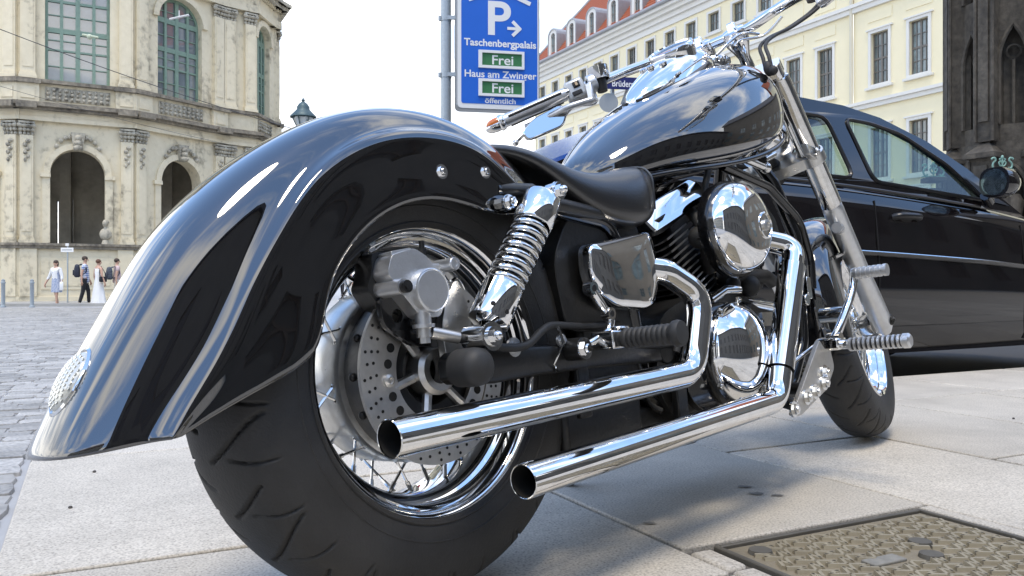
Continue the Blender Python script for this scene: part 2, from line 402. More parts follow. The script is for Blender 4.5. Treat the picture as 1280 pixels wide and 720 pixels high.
b = MB()
for i, (c, ln, w) in enumerate(setts_far):
    q = stone_mesh(ln-.008, w-.010, 3+i % 11); R_ = Matrix.Rotation(G+random.uniform(-.05,.05), 3, 'Z'); z = zroad(c.x, c.y)+random.uniform(-.003,.002)
    qq = R_ @ Matrix.Rotation(random.uniform(-.01,.01), 3, 'X')
    b.add([qq @ p + Vector((c.x, c.y, z)) for p in q.v], q.f)
tag(b.build('far_setts', SETTF, cob, ang=50, merge=False), kind='stuff')
bedm = MB()
# ---------------------------------------------------------------- iron inspection cover
IRON = mat('worn_rusty_iron', (.27,.225,.15), .6, .1, col2=(.19,.165,.12), vscale=9, bump=.2, bscale=160, coords='Position')
IRON2 = mat('polished_iron_rib', (.40,.35,.25), .45, .25, col2=(.30,.26,.185), vscale=13, coords='Position')
IRONF = mat('iron_frame', (.13,.12,.10), .6, .2, var=.3, vscale=20, coords='Position')
mh = thing('manhole_cover', 'square rusty iron inspection cover with a raised zigzag pattern set in the pavement', 'manhole cover', gp(1.225, .72, 0), (0,0,G))
mw, mhh = .53, .80
b = MB(); b.box((0,0,-.016), (mw-.022, mhh-.022, .02)); b.build('plate', IRON, mh, bevel=.002)
b = MB()
for sx in (-1,1): b.box((sx*(mw/2-.005),0,-.0135), (.010, mhh, .026))
for sy in (-1,1): b.box((0,sy*(mhh/2-.005),-.0135), (mw-.021, .010, .026))
b.build('frame', IRONF, mh, bevel=.002)
ribm = None; NX, NY = 14, 21; dx = (mw-.06)/NX; dy = (mhh-.06)/NY
for i in range(NX):
    for j in range(NY):
        x = -mw/2+.03+dx*(i+.5); y = -mhh/2+.03+dy*(j+.5)
        if abs(x+.06) < .045 and abs(y-.22) < .025: continue
        if min(hypot(x-.03, y-.20), hypot(x-.075, y-.255), hypot(x+.21, y-.345)) < .026: continue
        if ribm is None:
            b = MB()
            zz = [(-.5,-.42),(-.05,.32),(.05,-.32),(.5,.42)]
            for (a0,c0),(a1,c1) in zip(zz, zz[1:]):
                p0 = Vector((a0*dx,c0*dy,-.006)); p1 = Vector((a1*dx,c1*dy,-.006)); d = (p1-p0).normalized(); nn = Vector((-d.y,d.x,0))
                b.add([p0+nn*.0045, p1+nn*.0045, p1-nn*.0045, p0-nn*.0045]+[p+UP*.006 for p in (p0+nn*.0028, p1+nn*.0028, p1-nn*.0028, p0-nn*.0028)], [(4,5,6,7),(0,1,5,4),(1,2,6,5),(2,3,7,6),(3,0,4,7)])
            ribm = b.build('rib', IRON2, mh, smooth=False, merge=False); o = ribm
        else: o = ribm.copy(); COL.objects.link(o)
        o.location = (x, y, 0); o.rotation_euler = (0, 0, (pi/2 if (i+j) % 2 else 0))
b = MB(); b.box((-.06,.22,-.004), (.075,.03,.006)); b.build('filled_slot', mat('slot_mortar', (.27,.26,.23), .8, var=.3, vscale=60), mh, bevel=.002)
for (x, y) in ((.03,.20),(.075,.255),(-.21,.345)):
    b = MB(); b.cyl((x,y,-.006),(x,y,.001),.021,.019,16); b.build('bolt_cap', IRONF, mh)

# drips of oil and a few grains of grit on the slabs
OIL = mat('oil_stained_granite', (.24,.23,.21), .6, var=.35, vscale=60, coords='Position')
def gpt(px, py): Y = 1040*.449/(py-356); return Vector(((px-640)/1040*Y, Y, 0))
for i, (px, py, r) in enumerate(((931,609,.010),(946,618,.012),(972,620,.008),(812,655,.008))):
    c = gpt(px, py); rr = random.Random(i); mb = MB(); mb.add([c+Vector((r*rr.uniform(.7,1.25)*1.5*cos(2*pi*k/14), r*rr.uniform(.7,1.2)*sin(2*pi*k/14), .0022)) for k in range(14)], [tuple(range(14))]); mb.build('oil_stain', OIL, pav, smooth=False)
GRIT = mat('grit', (.07,.065,.06), .8)
for i, (px, py) in enumerate(((1267,524),(88,636),(118,591))):
    c = gpt(px, py); rr = random.Random(i+9); mb = MB(); mb.ball(c+UP*.003, (rr.uniform(.003,.006), rr.uniform(.003,.006), .0035), 7, 4); mb.build('pebble', GRIT, pav)
# ---------------------------------------------------------------- baroque sandstone pavilion
def stonemat(name, base, soot, light, scale=1.2, amt=.5):
    m = bpy.data.materials.new(name); m.use_nodes = True; N = m.node_tree.nodes; L = m.node_tree.links; b = N['Principled BSDF']; b.inputs['Roughness'].default_value = .85
    g = N.new('ShaderNodeNewGeometry')
    mpn = N.new('ShaderNodeMapping'); mpn.inputs['Scale'].default_value = (1,1,.35); L.new(g.outputs['Position'], mpn.inputs['Vector'])
    n1 = N.new('ShaderNodeTexNoise'); n1.inputs['Scale'].default_value = scale; n1.inputs['Detail'].default_value = 10; n1.inputs['Roughness'].default_value = .7; L.new(mpn.outputs[0], n1.inputs['Vector'])
    n2 = N.new('ShaderNodeTexNoise'); n2.inputs['Scale'].default_value = scale*5; n2.inputs['Detail'].default_value = 6; L.new(g.outputs['Position'], n2.inputs['Vector'])
    r = N.new('ShaderNodeValToRGB'); e = r.color_ramp.elements; e[0].position = .345; e[0].color = (*soot,1); e[1].position = .72; e[1].color = (*light,1); k = e.new(.345+.2*amt+.02); k.color = (*base,1)
    mx_ = N.new('ShaderNodeMath'); mx_.operation = 'MULTIPLY_ADD'; mx_.inputs[1].default_value = .35; L.new(n2.outputs['Fac'], mx_.inputs[0])
    ml = N.new('ShaderNodeMath'); ml.operation = 'MULTIPLY'; ml.inputs[1].default_value = .65; L.new(n1.outputs['Fac'], ml.inputs[0]); L.new(ml.outputs[0], mx_.inputs[2])
    L.new(mx_.outputs[0], r.inputs[0]); L.new(r.outputs[0], b.inputs['Base Color'])
    bp = N.new('ShaderNodeBump'); bp.inputs['Strength'].default_value = .4; bp.inputs['Distance'].default_value = .05; L.new(n2.outputs['Fac'], bp.inputs['Height']); L.new(bp.outputs[0], b.inputs['Normal'])
    return m
SAND = stonemat('sandstone', (.66,.59,.43), (.25,.22,.16), (.76,.69,.52), .8, .52)
SANDC = stonemat('carved_sandstone', (.43,.40,.32), (.10,.095,.08), (.56,.53,.44), 2.0, .75)
SANDL = stonemat('soot_stained_ledge', (.25,.22,.17), (.075,.07,.06), (.48,.43,.33), 1.5, .9)
GREENW = mat('green_window_paint', (.20,.30,.235), .45, var=.2, vscale=6)
PANE = mat('window_pane', (.10,.125,.14), .02, .0, ior=2.3, col2=(.16,.19,.21), vscale=.8)
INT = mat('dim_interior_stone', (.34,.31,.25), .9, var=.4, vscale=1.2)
pavl = thing('baroque_pavilion', 'weathered sandstone baroque pavilion with open arches and tall green framed windows', 'pavilion', (-16, 37, -.3))
def arch_poly(c, hw, z0, zs, n=14, rise=None):
    rise = hw if rise is None else rise
    return [(c-hw, z0), (c+hw, z0), (c+hw, zs)] + [(c+hw*cos(pi*k/n), zs+rise*sin(pi*k/n)) for k in range(1, n)] + [(c-hw, zs)]
def bx(mb, fr, x0, x1, z0, z1, t0, t1):
    mb.prism([(x0,z0),(x1,z0),(x1,z1),(x0,z1)], fr, t0, t1)
pil_lib = {}
def capital(mb, fr, x, z, w, h):
    bx(mb, fr, x-w*.62, x+w*.62, z+h*.86, z+h, 0, .30)
    for k in range(3):
        for i in range(4):
            xx = x+(i-1.5)*w*.3; 
            mb.ball(fr[0]+fr[1]*xx+fr[2]*(z+h*(.15+.27*k))+fr[3]*(.14+.04*k), (w*.15+.02*k, w*.15+.02*k, h*.15), 6, 4)
    for s_ in (-1,1): mb.ball(fr[0]+fr[1]*(x+s_*w*.55)+fr[2]*(z+h*.72)+fr[3]*.24, w*.19, 8, 5)
def pilaster(fr, x, z0, z1, w=.46, t=.17, garland=False):
    mb = MB(); bx(mb, fr, x-w/2, x+w/2, z0+.22, z1-.55, .0, t)
    bx(mb, fr, x-w/2+.07, x+w/2-.07, z0+.45, z1-.75, t, t+.025)
    bx(mb, fr, x-w*.62, x+w*.62, z0, z0+.12, .0, t+.09); bx(mb, fr, x-w*.56, x+w*.56, z0+.12, z0+.22, .0, t+.05)
    p = mb.build('pilaster', SAND, pavl, world=True, smooth=False)
    c = MB(); capital(c, fr, x, z1-.58, w, .56)
    if garland:
        g_ = MB()
        for k in range(6): g_.ball(fr[0]+fr[1]*(x+.05*(-1)**k)+fr[2]*(z1-.80-.15*k)+fr[3]*(t+.05), (.11-.01*k,.11-.01*k,.09), 6, 4)
    c.build('capital', SANDC, p, world=True)
    if garland: g_.build('garland', SANDC, p, world=True)
def window(fr, c, hw, z0, z1, arched, nx=4, t=-.32):
    rise = hw*.92; zs = z1-rise if arched else z1
    mb = MB(); fw = .11
    outer = arch_poly(c, hw, z0, zs, rise=rise) if arched else [(c-hw,z0),(c+hw,z0),(c+hw,z1),(c-hw,z1)]
    inner = arch_poly(c, hw-fw, z0+fw, zs, rise=rise-fw) if arched else [(c-hw+fw,z0+fw),(c+hw-fw,z0+fw),(c+hw-fw,z1-fw),(c-hw+fw,z1-fw)]
    mb.prism(outer, fr, t-.06, t+.06, [inner])
    bars_z = []
    wmain = MB()
    H_ = z1-z0
    for i in range(1, nx):
        x = c-hw+2*hw*i/nx; ztop = zs+rise*sqrt(max(0, 1-((x-c)/hw)**2))-.05 if arched else z1-.05
        bx(mb, fr, x-(.085 if i == nx/2 else .06), x+(.085 if i == nx/2 else .06), z0+.05, ztop, t-.05, t+.075)
    for f_, th in ((.30,.035),(.48,.10),(.75,.05)):
        z = z0+H_*f_ 
        if arched and f_ == .75: z, th = zs, .11
        bx(mb, fr, c-hw+.05, c+hw-.05, z-th, z+th, t-.045, t+.065)
    for f_ in (.15,.39,.62,.86):
        bx(mb, fr, c-hw+.05, c+hw-.05, z0+H_*f_-.018, z0+H_*f_+.018, t-.04, t+.05)
    w = MB(); w.prism(outer, fr, t-.02, t-.005)
    p = mb.build('window', GREENW, pavl, world=True, smooth=False); w.build('pane', PANE, p, world=True, smooth=False)
def facet(o, d, W, aw, ww, arched, sill=True, pil=True, open_=True):
    X = Vector((d[0], d[1], 0)).normalized(); N = X.cross(UP); fr = (Vector((o[0], o[1], 0)), X, UP, N); c = W/2
    mb = MB(); bx(mb, fr, -.1, W+.1, -.7, 1.9, -.8, .10); bx(mb, fr, -.1, W+.1, -.7, -.02, .10, .17)
    if W > 2.5:
        for (x0, x1) in ((.75, W-.75),):
            bx(mb, fr, x0, x1, .25, 1.55, .10, .13); bx(mb, fr, x0+.15, x1-.15, .4, 1.4, .13, .15)
        for x in (.32, W-.32): bx(mb, fr, x-.3, x+.3, -.02, 1.9, .10, .2)
    mb.build('plinth_wall', SAND, pavl, world=True, smooth=False, bevel=.015, seg=1)
    mb = MB(); bx(mb, fr, -.13, W+.13, 1.9, 2.02, -.1, .24); bx(mb, fr, -.15, W+.15, 2.02, 2.12, -.1, .30); mb.build('plinth_ledge', SANDL, pavl, world=True, smooth=False)
    # arcade storey
    mb = MB(); hole = arch_poly(c, aw, 2.12, 4.95, rise=aw*1.02) if aw else None
    mb.prism([(-.1,2.12),(W+.1,2.12),(W+.1,7.0),(-.1,7.0)], fr, -.55, 0, [hole] if hole else [])
    mb.build('arcade_wall', SAND, pavl, world=True, smooth=False)
    if aw:
        mb = MB(); o_ = arch_poly(c, aw+.24, 4.95, 4.96, rise=aw*1.02+.24); i_ = arch_poly(c, aw, 4.94, 4.96, rise=aw*1.02)
        band = [(c+(aw+.24)*cos(pi*k/18), 4.95+(aw*1.02+.24)*sin(pi*k/18)) for k in range(19)]; ib = [(c+aw*cos(pi*k/18), 4.95+aw*1.02*sin(pi*k/18)) for k in range(19)]
        for k in range(18): mb.prism([ib[k], band[k], band[k+1], ib[k+1]], fr, 0, .11 if k % 2 else .115)
        for s_ in (-1,1): bx(mb, fr, c+s_*(aw+.17)-.19, c+s_*(aw+.17)+.19, 4.78, 4.95, -.02, .15); bx(mb, fr, c+s_*(aw+.14)-.14, c+s_*(aw+.14)+.14, 2.12, 4.78, 0, .07)
        mb.build('arch_moulding', SAND, pavl, world=True, smooth=False)
        mb = MB(); mb.prism([(c-.16,5.9),(c+.16,5.9),(c+.26,6.62),(c-.26,6.62)], fr, .0, .26)
        for k in range(3): mb.ball(fr[0]+X*(c)+UP*(6.0+.2*k)+N*.28, (.2-.03*k,.2-.03*k,.13), 8, 5)
        for s_ in (-1,1):
            for k in range(4): mb.ball(fr[0]+X*(c+s_*(.3+.16*k))+UP*(6.45-.09*k*k*.5)+N*.1, .1, 6, 4)
        mb.build('keystone_carving', SANDC, pavl, world=True)
    if pil:
        for x in ((.26, W-.26) if W > 2.5 else ((W/2,) if W < 1.3 else (.3, W-.3))): pilaster(fr, x, 2.12, 6.95, garland=True)
    # entablature and main ledge
    mb = MB(); bx(mb, fr, -.12, W+.12, 7.0, 7.16, -.5, .2); bx(mb, fr, -.1, W+.1, 7.16, 7.42, -.5, .14); mb.build('frieze', SAND, pavl, world=True, smooth=False)
    mb = MB(); bx(mb, fr, -.2, W+.2, 7.42, 7.54, -.5, .34); bx(mb, fr, -.26, W+.26, 7.54, 7.66, -.5, .50); bx(mb, fr, -.22, W+.22, 7.66, 7.72, -.5, .42)
    if W > 2.5:
        for x in (.26, W-.26): bx(mb, fr, x-.36, x+.36, 7.43, 7.665, .3, .64)
    mb.build('cornice', SANDL, pavl, world=True, smooth=False)
    # parapet zone with carved panel
    mb = MB(); bx(mb, fr, -.1, W+.1, 7.72, 8.52, -.5, .05)
    if W > 2.5:
        for x in (.3, W-.3): bx(mb, fr, x-.4, x+.4, 7.72, 8.45, .05, .28); bx(mb, fr, x-.24, x+.24, 7.85, 8.3, .28, .31)
    mb.build('parapet', SAND, pavl, world=True, smooth=False)
    if ww:
        mb = MB(); n = int(2*ww/.21); bx(mb, fr, c-ww, c+ww, 7.86, 8.40, .05, .08)
        for i in range(n):
            for j in range(3): 
                rr = random.Random(i*7+j); mb.ball(fr[0]+X*(c-ww+2*ww*(i+.5)/n)+UP*(7.96+.165*j)+N*.10, (.085,.085,.075) if (i+j) % 2 else (.06,.06,.085), 6, 4)
        tag(mb.build('carved_panel', SANDC, pavl, world=True), kind='stuff')
    mb = MB(); bx(mb, fr, -.12, W+.12, 8.52, 8.66, -.5, .24)
    if W > 2.5:
        for x in (.3, W-.3): bx(mb, fr, x-.46, x+.46, 8.45, 8.62, .2, .40)
    mb.build('sill_course', SANDL, pavl, world=True, smooth=False)
    # main storey
    z1 = 13.1
    mb = MB(); holes = []
    if ww: holes = [arch_poly(c, ww, 8.67, z1-ww*.92, rise=ww*.92) if arched else [(c-ww,8.67),(c+ww,8.67),(c+ww,z1),(c-ww,z1)]]
    mb.prism([(-.1,8.66),(W+.1,8.66),(W+.1,14.0),(-.1,14.0)], fr, -.5, 0, holes); mb.build('wall', SAND, pavl, world=True, smooth=False)
    if ww:
        window(fr, c, ww, 8.67, z1, arched)
        if arched:
            mb = MB(); rs = ww*.92; zs = z1-rs; N_ = 18
            for k in range(N_):
                a0, a1 = pi*k/N_, pi*(k+1)/N_
                mb.prism([(c+ww*cos(a0), zs+rs*sin(a0)), (c+(ww+.26)*cos(a0), zs+(rs+.26)*sin(a0)), (c+(ww+.26)*cos(a1), zs+(rs+.26)*sin(a1)), (c+ww*cos(a1), zs+rs*sin(a1))], fr, 0, .12 if k % 2 else .125)
            mb.build('arch_moulding', SAND, pavl, world=True, smooth=False)
    if pil:
        for x in ((.30, W-.30) if W > 2.5 else ((W/2,) if W < 1.3 else (.3, W-.3))): pilaster(fr, x, 8.66, 13.35, w=.52, t=.2)
    mb = MB(); bx(mb, fr, -.15, W+.15, 13.4, 13.75, -.3, .26); bx(mb, fr, -.12, W+.12, 13.75, 14.2, -.3, .18)
    for i in range(int(W/.22)): bx(mb, fr, .1+i*.22, .2+i*.22, 14.2, 14.32, .1, .36)
    mb.build('upper_frieze', SAND, pavl, world=True, smooth=False)
    mb = MB(); bx(mb, fr, -.3, W+.3, 14.32, 14.5, -.4, .55); bx(mb, fr, -.36, W+.36, 14.5, 14.66, -.4, .72)
    for i in range(int(W/.35)+1):
        for j in range(5): mb.ball(fr[0]+X*(.1+i*.35)+UP*(14.9+.34*j)+N*(.12+.1*((i+j) % 3)), (.2,.2,.2), 6, 4)
    bx(mb, fr, -.1, W+.1, 14.66, 16.6, -.4, .1); bx(mb, fr, -.25, W+.25, 16.6, 16.9, -.4, .45)
    mb.build('carved_attic', SANDC, pavl, world=True, ang=30)
    return fr
o1 = Vector((-19.55, 33.0)); d1 = Vector((.87,.48)).normalized(); e1_ = o1+d1*4.15
d0 = Vector((.998,-.06)).normalized(); facet(o1-d0*4.15, d0, 4.15, 1.0, 1.18, False)
facet(o1, d1, 4.15, 1.0, 1.18, False)
d2 = Vector((.536,.844)).normalized(); facet(e1_, d2, 4.5, 1.0, 1.12, True); e2_ = e1_+d2*4.5
d3 = Vector((.75,.66)).normalized(); facet(e2_, d3, 1.6, 0, 0, False); e3_ = e2_+d3*1.6
d4 = Vector((.087,.996)).normalized(); facet(e3_, d4, 1.95, .72, .84, True, pil=False); e4_ = e3_+d4*1.95
d5 = Vector((.3,.95)).normalized(); facet(e4_, d5, .45, 0, 0, False, pil=False); e5_ = e4_+d5*.45
d6 = Vector((-.45,.89)).normalized(); facet(e5_, d6, 4.5, 0, 0, False)
# rear walls, floor and vault of the open ground storey
ft = [o1-d0*4.15, o1, e1_, e2_, e3_, e4_, e5_, e5_+d6*4.5, Vector((-24, 47)), Vector((-24.4, 33.5))]
cen = Vector((-18.6, 39.5)); ins = [p+(cen-p)*.06 for p in ft]
mb = MB(); n = len(ins)
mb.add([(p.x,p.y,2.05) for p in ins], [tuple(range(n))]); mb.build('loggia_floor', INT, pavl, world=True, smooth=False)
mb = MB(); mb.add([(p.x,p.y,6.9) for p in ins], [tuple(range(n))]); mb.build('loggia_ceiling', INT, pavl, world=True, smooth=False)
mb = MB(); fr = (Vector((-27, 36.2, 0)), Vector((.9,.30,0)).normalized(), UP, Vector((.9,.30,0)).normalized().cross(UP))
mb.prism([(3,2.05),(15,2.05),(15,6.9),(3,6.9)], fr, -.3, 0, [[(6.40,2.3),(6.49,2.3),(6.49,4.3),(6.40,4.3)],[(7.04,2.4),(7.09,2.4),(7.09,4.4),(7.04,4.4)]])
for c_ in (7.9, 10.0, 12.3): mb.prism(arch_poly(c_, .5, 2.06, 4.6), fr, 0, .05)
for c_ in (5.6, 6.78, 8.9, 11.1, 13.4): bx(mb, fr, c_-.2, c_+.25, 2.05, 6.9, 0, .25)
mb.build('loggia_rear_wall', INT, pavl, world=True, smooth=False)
mb = MB(); mb.add([(p.x,p.y,16.5) for p in ins], [tuple(range(n))]); mb.build('roof', SANDL, pavl, world=True, smooth=False)
# bust on the parapet inside the left arch
bust = thing('stone_bust', 'grey stone bust standing on the ledge inside the open arch', 'statue', (-16.83, 34.45, 2.12))
mb = MB(); mb.cyl((0,0,0),(0,0,.18),.16,.11,10); mb.ball((0,0,.42),(.26,.15,.26),10,7); mb.cyl((0,0,.6),(0,0,.75),.075,.07,8); mb.ball((0,-.02,.86),(.11,.13,.15),10,8); mb.ball((0,-.15,.84),.03,6,4); mb.ball((0,.03,.93),(.13,.13,.11),8,6)
mb.build('bust', SANDC, bust)
# ---------------------------------------------------------------- pale yellow palace
K = 1.4
def kz(z): return CAMH+(z-CAMH)*K
YEL = mat('pale_yellow_render', (.86,.775,.535), .85, var=.05, vscale=.7, coords='Position', bump=.03, bscale=20)
WHT = mat('white_stucco', (.74,.725,.67), .8, var=.06, vscale=.9, coords='Position')
WFR = mat('grey_brown_window_frame', (.16,.145,.125), .5)
WPANE = mat('palace_pane', (.07,.095,.10), .03, ior=1.9, col2=(.22,.29,.30), vscale=1.4, objrand=.55)
TILE = mat('red_clay_tile', (.46,.135,.06), .75, col2=(.36,.09,.04), vscale=14, objrand=0)
ZINC = mat('zinc_sheet', (.36,.37,.385), .45, .5, var=.15, vscale=3)
yel = thing('yellow_palace', 'long pale yellow palace with red tiled dormer roof and rows of dark windows', 'building', gp(26.6*K, 40, -.3))
SP = 26.6*K
YX, YN = -E2, -E1
fr = (gp(SP, 68.3, 0), YX, UP, YN)
qs = lambda s2: 68.3 - s2*K
cols_l = [qs(24.26+1.68*i) for i in range(15)][::-1]
cols_r = [qs(21.65-1.66*i) for i in range(6)]
rows = [(kz(2.2), kz(3.9)), (kz(4.49), kz(6.40)), (kz(8.05), kz(10.0)), (kz(12.55), kz(13.45))]
ww_ = .54
def gridwall(mb, fr, x0, x1, z0, z1, holes, t=-.3):
    X = sorted({x0, x1} | {h[0] for h in holes} | {h[1] for h in holes}); Z = sorted({z0, z1} | {h[2] for h in holes} | {h[3] for h in holes})
    H_ = {(h[0], h[2]) for h in holes}; w = lambda x, z, t_: fr[0]+fr[1]*x+fr[2]*z+fr[3]*t_
    for i in range(len(X)-1):
        for j in range(len(Z)-1):
            if (X[i], Z[j]) in H_: continue
            mb.add([w(X[i],Z[j],0), w(X[i+1],Z[j],0), w(X[i+1],Z[j+1],0), w(X[i],Z[j+1],0)], [(0,1,2,3)])
    for (a0, a1, c0, c1) in holes:
        P = [(a0,c0),(a1,c0),(a1,c1),(a0,c1)]
        for k in range(4): p, q = P[k], P[(k+1) % 4]; mb.add([w(*p,0), w(*q,0), w(*q,t), w(*p,t)], [(0,1,2,3)])
QEND = qs(6); qsplit = qs(22.9)
for part, x0, x1, cl in (('wall', 0, qsplit-.05, cols_l), ('wall', qsplit+.05, QEND, cols_r)):
    mb = MB(); gridwall(mb, fr, x0, x1, -.4, kz(14.2), [(c-ww_, c+ww_, a, b_) for c in cl for (a, b_) in rows if x0 < c-ww_ and c+ww_ < x1])
    mb.build(part, YEL, yel, world=True, smooth=False)
mb = MB(); bx(mb, fr, 0, QEND, -.4, kz(14.2), -9, -8); w_ = mb
mb = MB(); mb.prism([(0,-.4),(9,-.4),(9,kz(14.2)),(0,kz(14.2))], (fr[0], E1, UP, E2), -.3, 0); mb.build('end_wall', YEL, yel, world=True, smooth=False)
wlib = {}
for cl in (cols_l, cols_r):
    for c in cl:
        for r, (a, b_) in enumerate(rows):
            org = fr[0]+fr[1]*c+UP*a
            if r not in wlib:
                h = b_-a; f2 = (Vector((0,0,0)), Vector((1,0,0)), Vector((0,0,1)), Vector((0,-1,0)))
                m1 = MB(); m1.prism([(-ww_-.16,-.14),(ww_+.16,-.14),(ww_+.16,h+.16),(-ww_-.16,h+.16)], f2, 0, .07, [[(-ww_,0),(ww_,0),(ww_,h),(-ww_,h)]]); bx(m1, f2, -ww_-.3, ww_+.3, -.26, -.14, 0, .18); 
                if r < 3: bx(m1, f2, -ww_-.28, ww_+.28, h+.16, h+.24, 0, .12)
                wo = m1.build('window', WHT, yel, smooth=False)
                m2 = MB(); m2.prism([(-ww_,0),(ww_,0),(ww_,h),(-ww_,h)], f2, -.24, -.16, [[(-ww_+.07,.07),(ww_-.07,.07),(ww_-.07,h-.07),(-ww_+.07,h-.07)]])
                bx(m2, f2, -.05, .05, .05, h-.05, -.235, -.15)
                for k in range(1, 4 if r < 3 else 2):
                    z = h*k/(4 if r < 3 else 2); bx(m2, f2, -ww_+.05, ww_-.05, z-(.05 if k == 2 else .02), z+(.05 if k == 2 else .02), -.23, -.155)
                for s_ in (-1,1): bx(m2, f2, s_*ww_/2-.018, s_*ww_/2+.018, .05, h-.05, -.228, -.16)
                m2.build('sash', WFR, wo, smooth=False); m3 = MB(); bx(m3, f2, -ww_, ww_, 0, h, -.21, -.20); m3.build('pane', WPANE, wo, smooth=False)
                wlib[r] = wo
            else: wo = dup(wlib[r])
            wo.parent = yel; Mi = total(yel).inverted(); wo.location = Mi @ org
            wo.rotation_euler = (0, 0, atan2(YX.y, YX.x))
def band(name, z0, z1, t, m=WHT, x0=0, x1=None):
    mb = MB(); bx(mb, fr, x0-.1, (x1 or QEND), z0, z1, -.02, t); bx(mb, fr, x0-.1, (x1 or QEND), z0+(z1-z0)*.55, z1-.03, t, t+.1); return mb.build(name, m, yel, world=True, smooth=False)
band('string_course', kz(7.2), kz(7.5), .14); band('string_course', kz(11.0), kz(11.35), .16)
mb = MB(); z = kz(13.75)
for k, (h, t) in enumerate(((.45,.12),(.35,.3),(.3,.55),(.35,.8))): bx(mb, fr, -.3, QEND, z, z+h, -.05, t); z += h
mb.build('eaves_cornice', WHT, yel, world=True, smooth=False); ZE = z
mb = MB(); mb.cyl(fr[0]+UP*(ZE+.02)+YN*.9-YX*.4, fr[0]+YX*QEND+UP*(ZE+.02)+YN*.9, .14, n=10); mb.build('gutter', ZINC, yel, world=True)
mb = MB(); mb.cyl(fr[0]+YX*qsplit+YN*.12-UP*.3, fr[0]+YX*qsplit+YN*.12+UP*ZE, .1, n=10); mb.build('downpipe', mat('pale_pipe', (.62,.58,.46), .6), yel, world=True)
for c in cols_l+cols_r:
    for z0_, z1_ in ((10.45,10.85),(11.5,12.2)): mb = MB(); bx(mb, fr, c-.75, c+.75, kz(z0_), kz(z1_), 0, .035); mb.build('stucco_panel', YEL, yel, world=True, smooth=False)
# hipped tile roof with dormers
rh, rd = 8.5, 6.5
mb = MB(); A0 = fr[0]-YX*.4+YN*.7+UP*ZE; A1 = fr[0]+YX*QEND+YN*.7+UP*ZE; B0 = A0+YX*5.2-YN*rd+UP*rh; B1 = A1-YN*rd+UP*rh; C0 = A0-YN*(2*rd); C1 = A1-YN*(2*rd)
mb.add([A0,A1,B1,B0], [(0,1,2,3)]); mb.add([A0,B0,C0], [(0,1,2)]); mb.add([C0,C1,B1,B0], [(0,1,2,3)])
rf = mb.build('roof', TILE, yel, world=True, smooth=False)
mb = MB(); slope = (B0-A0-YX*5.2); nrm = YX.cross(slope).normalized(); nrm = nrm if nrm.z > 0 else -nrm
for k in range(30):
    p = slope*(k/30); q = YX*(5.2*k/30)
    mb.add([A0+q+p+nrm*.06, A1+p+nrm*.06, A1+p+slope/30*1.05+nrm*.015, A0+q+p+slope/30*1.05+nrm*.015], [(0,1,2,3)])
tag(mb.build('tile_course', TILE, rf, world=True, smooth=False), kind='stuff')
mb = MB(); mb.tube([A0+nrm*.05, B0+nrm*.05], .14, 8); mb.build('hip_ridge', ZINC, rf, world=True)
for i in range(16):
    c = qs(46-2.28*i); b0 = fr[0]+YX*c+YN*.35+UP*(ZE+.1); f2 = (b0, YX, UP, YN)
    d_ = MB(); d_.prism(arch_poly(0, .72, 0, 2.0, 10, rise=.55), f2, -.25, 0, [arch_poly(0, .36, .35, 1.95, 8, rise=.3)]); 
    dm = d_.build('dormer', WHT, yel, world=True, smooth=False)
    d_ = MB(); pr = [(-.80,0),(-.80,2.05)]+[(-.80*cos(pi*k/8), 2.05+.6*sin(pi*k/8)) for k in range(1,8)]+[(.80,2.05),(.80,0),(.72,0),(.72,2.0)]+[(.72*cos(pi*k/8), 2.0+.52*sin(pi*k/8)) for k in range(1,8)]+[(-.72,2.0),(-.72,0)]
    d_.prism(pr, f2, -2.4, .06); d_.build('dormer_hood', ZINC, dm, world=True, smooth=False)
    d_ = MB(); d_.prism(arch_poly(0, .36, .35, 1.95, 8, rise=.3), f2, -.2, -.14); d_.build('pane', WPANE, dm, world=True, smooth=False)
    d_ = MB(); bx(d_, f2, -.04, .04, .35, 2.2, -.14, -.09); bx(d_, f2, -.36, .36, 1.2, 1.26, -.14, -.1); bx(d_, f2, -.36, .36, 1.9, 1.97, -.14, -.1); d_.build('sash', WFR, dm, world=True, smooth=False)
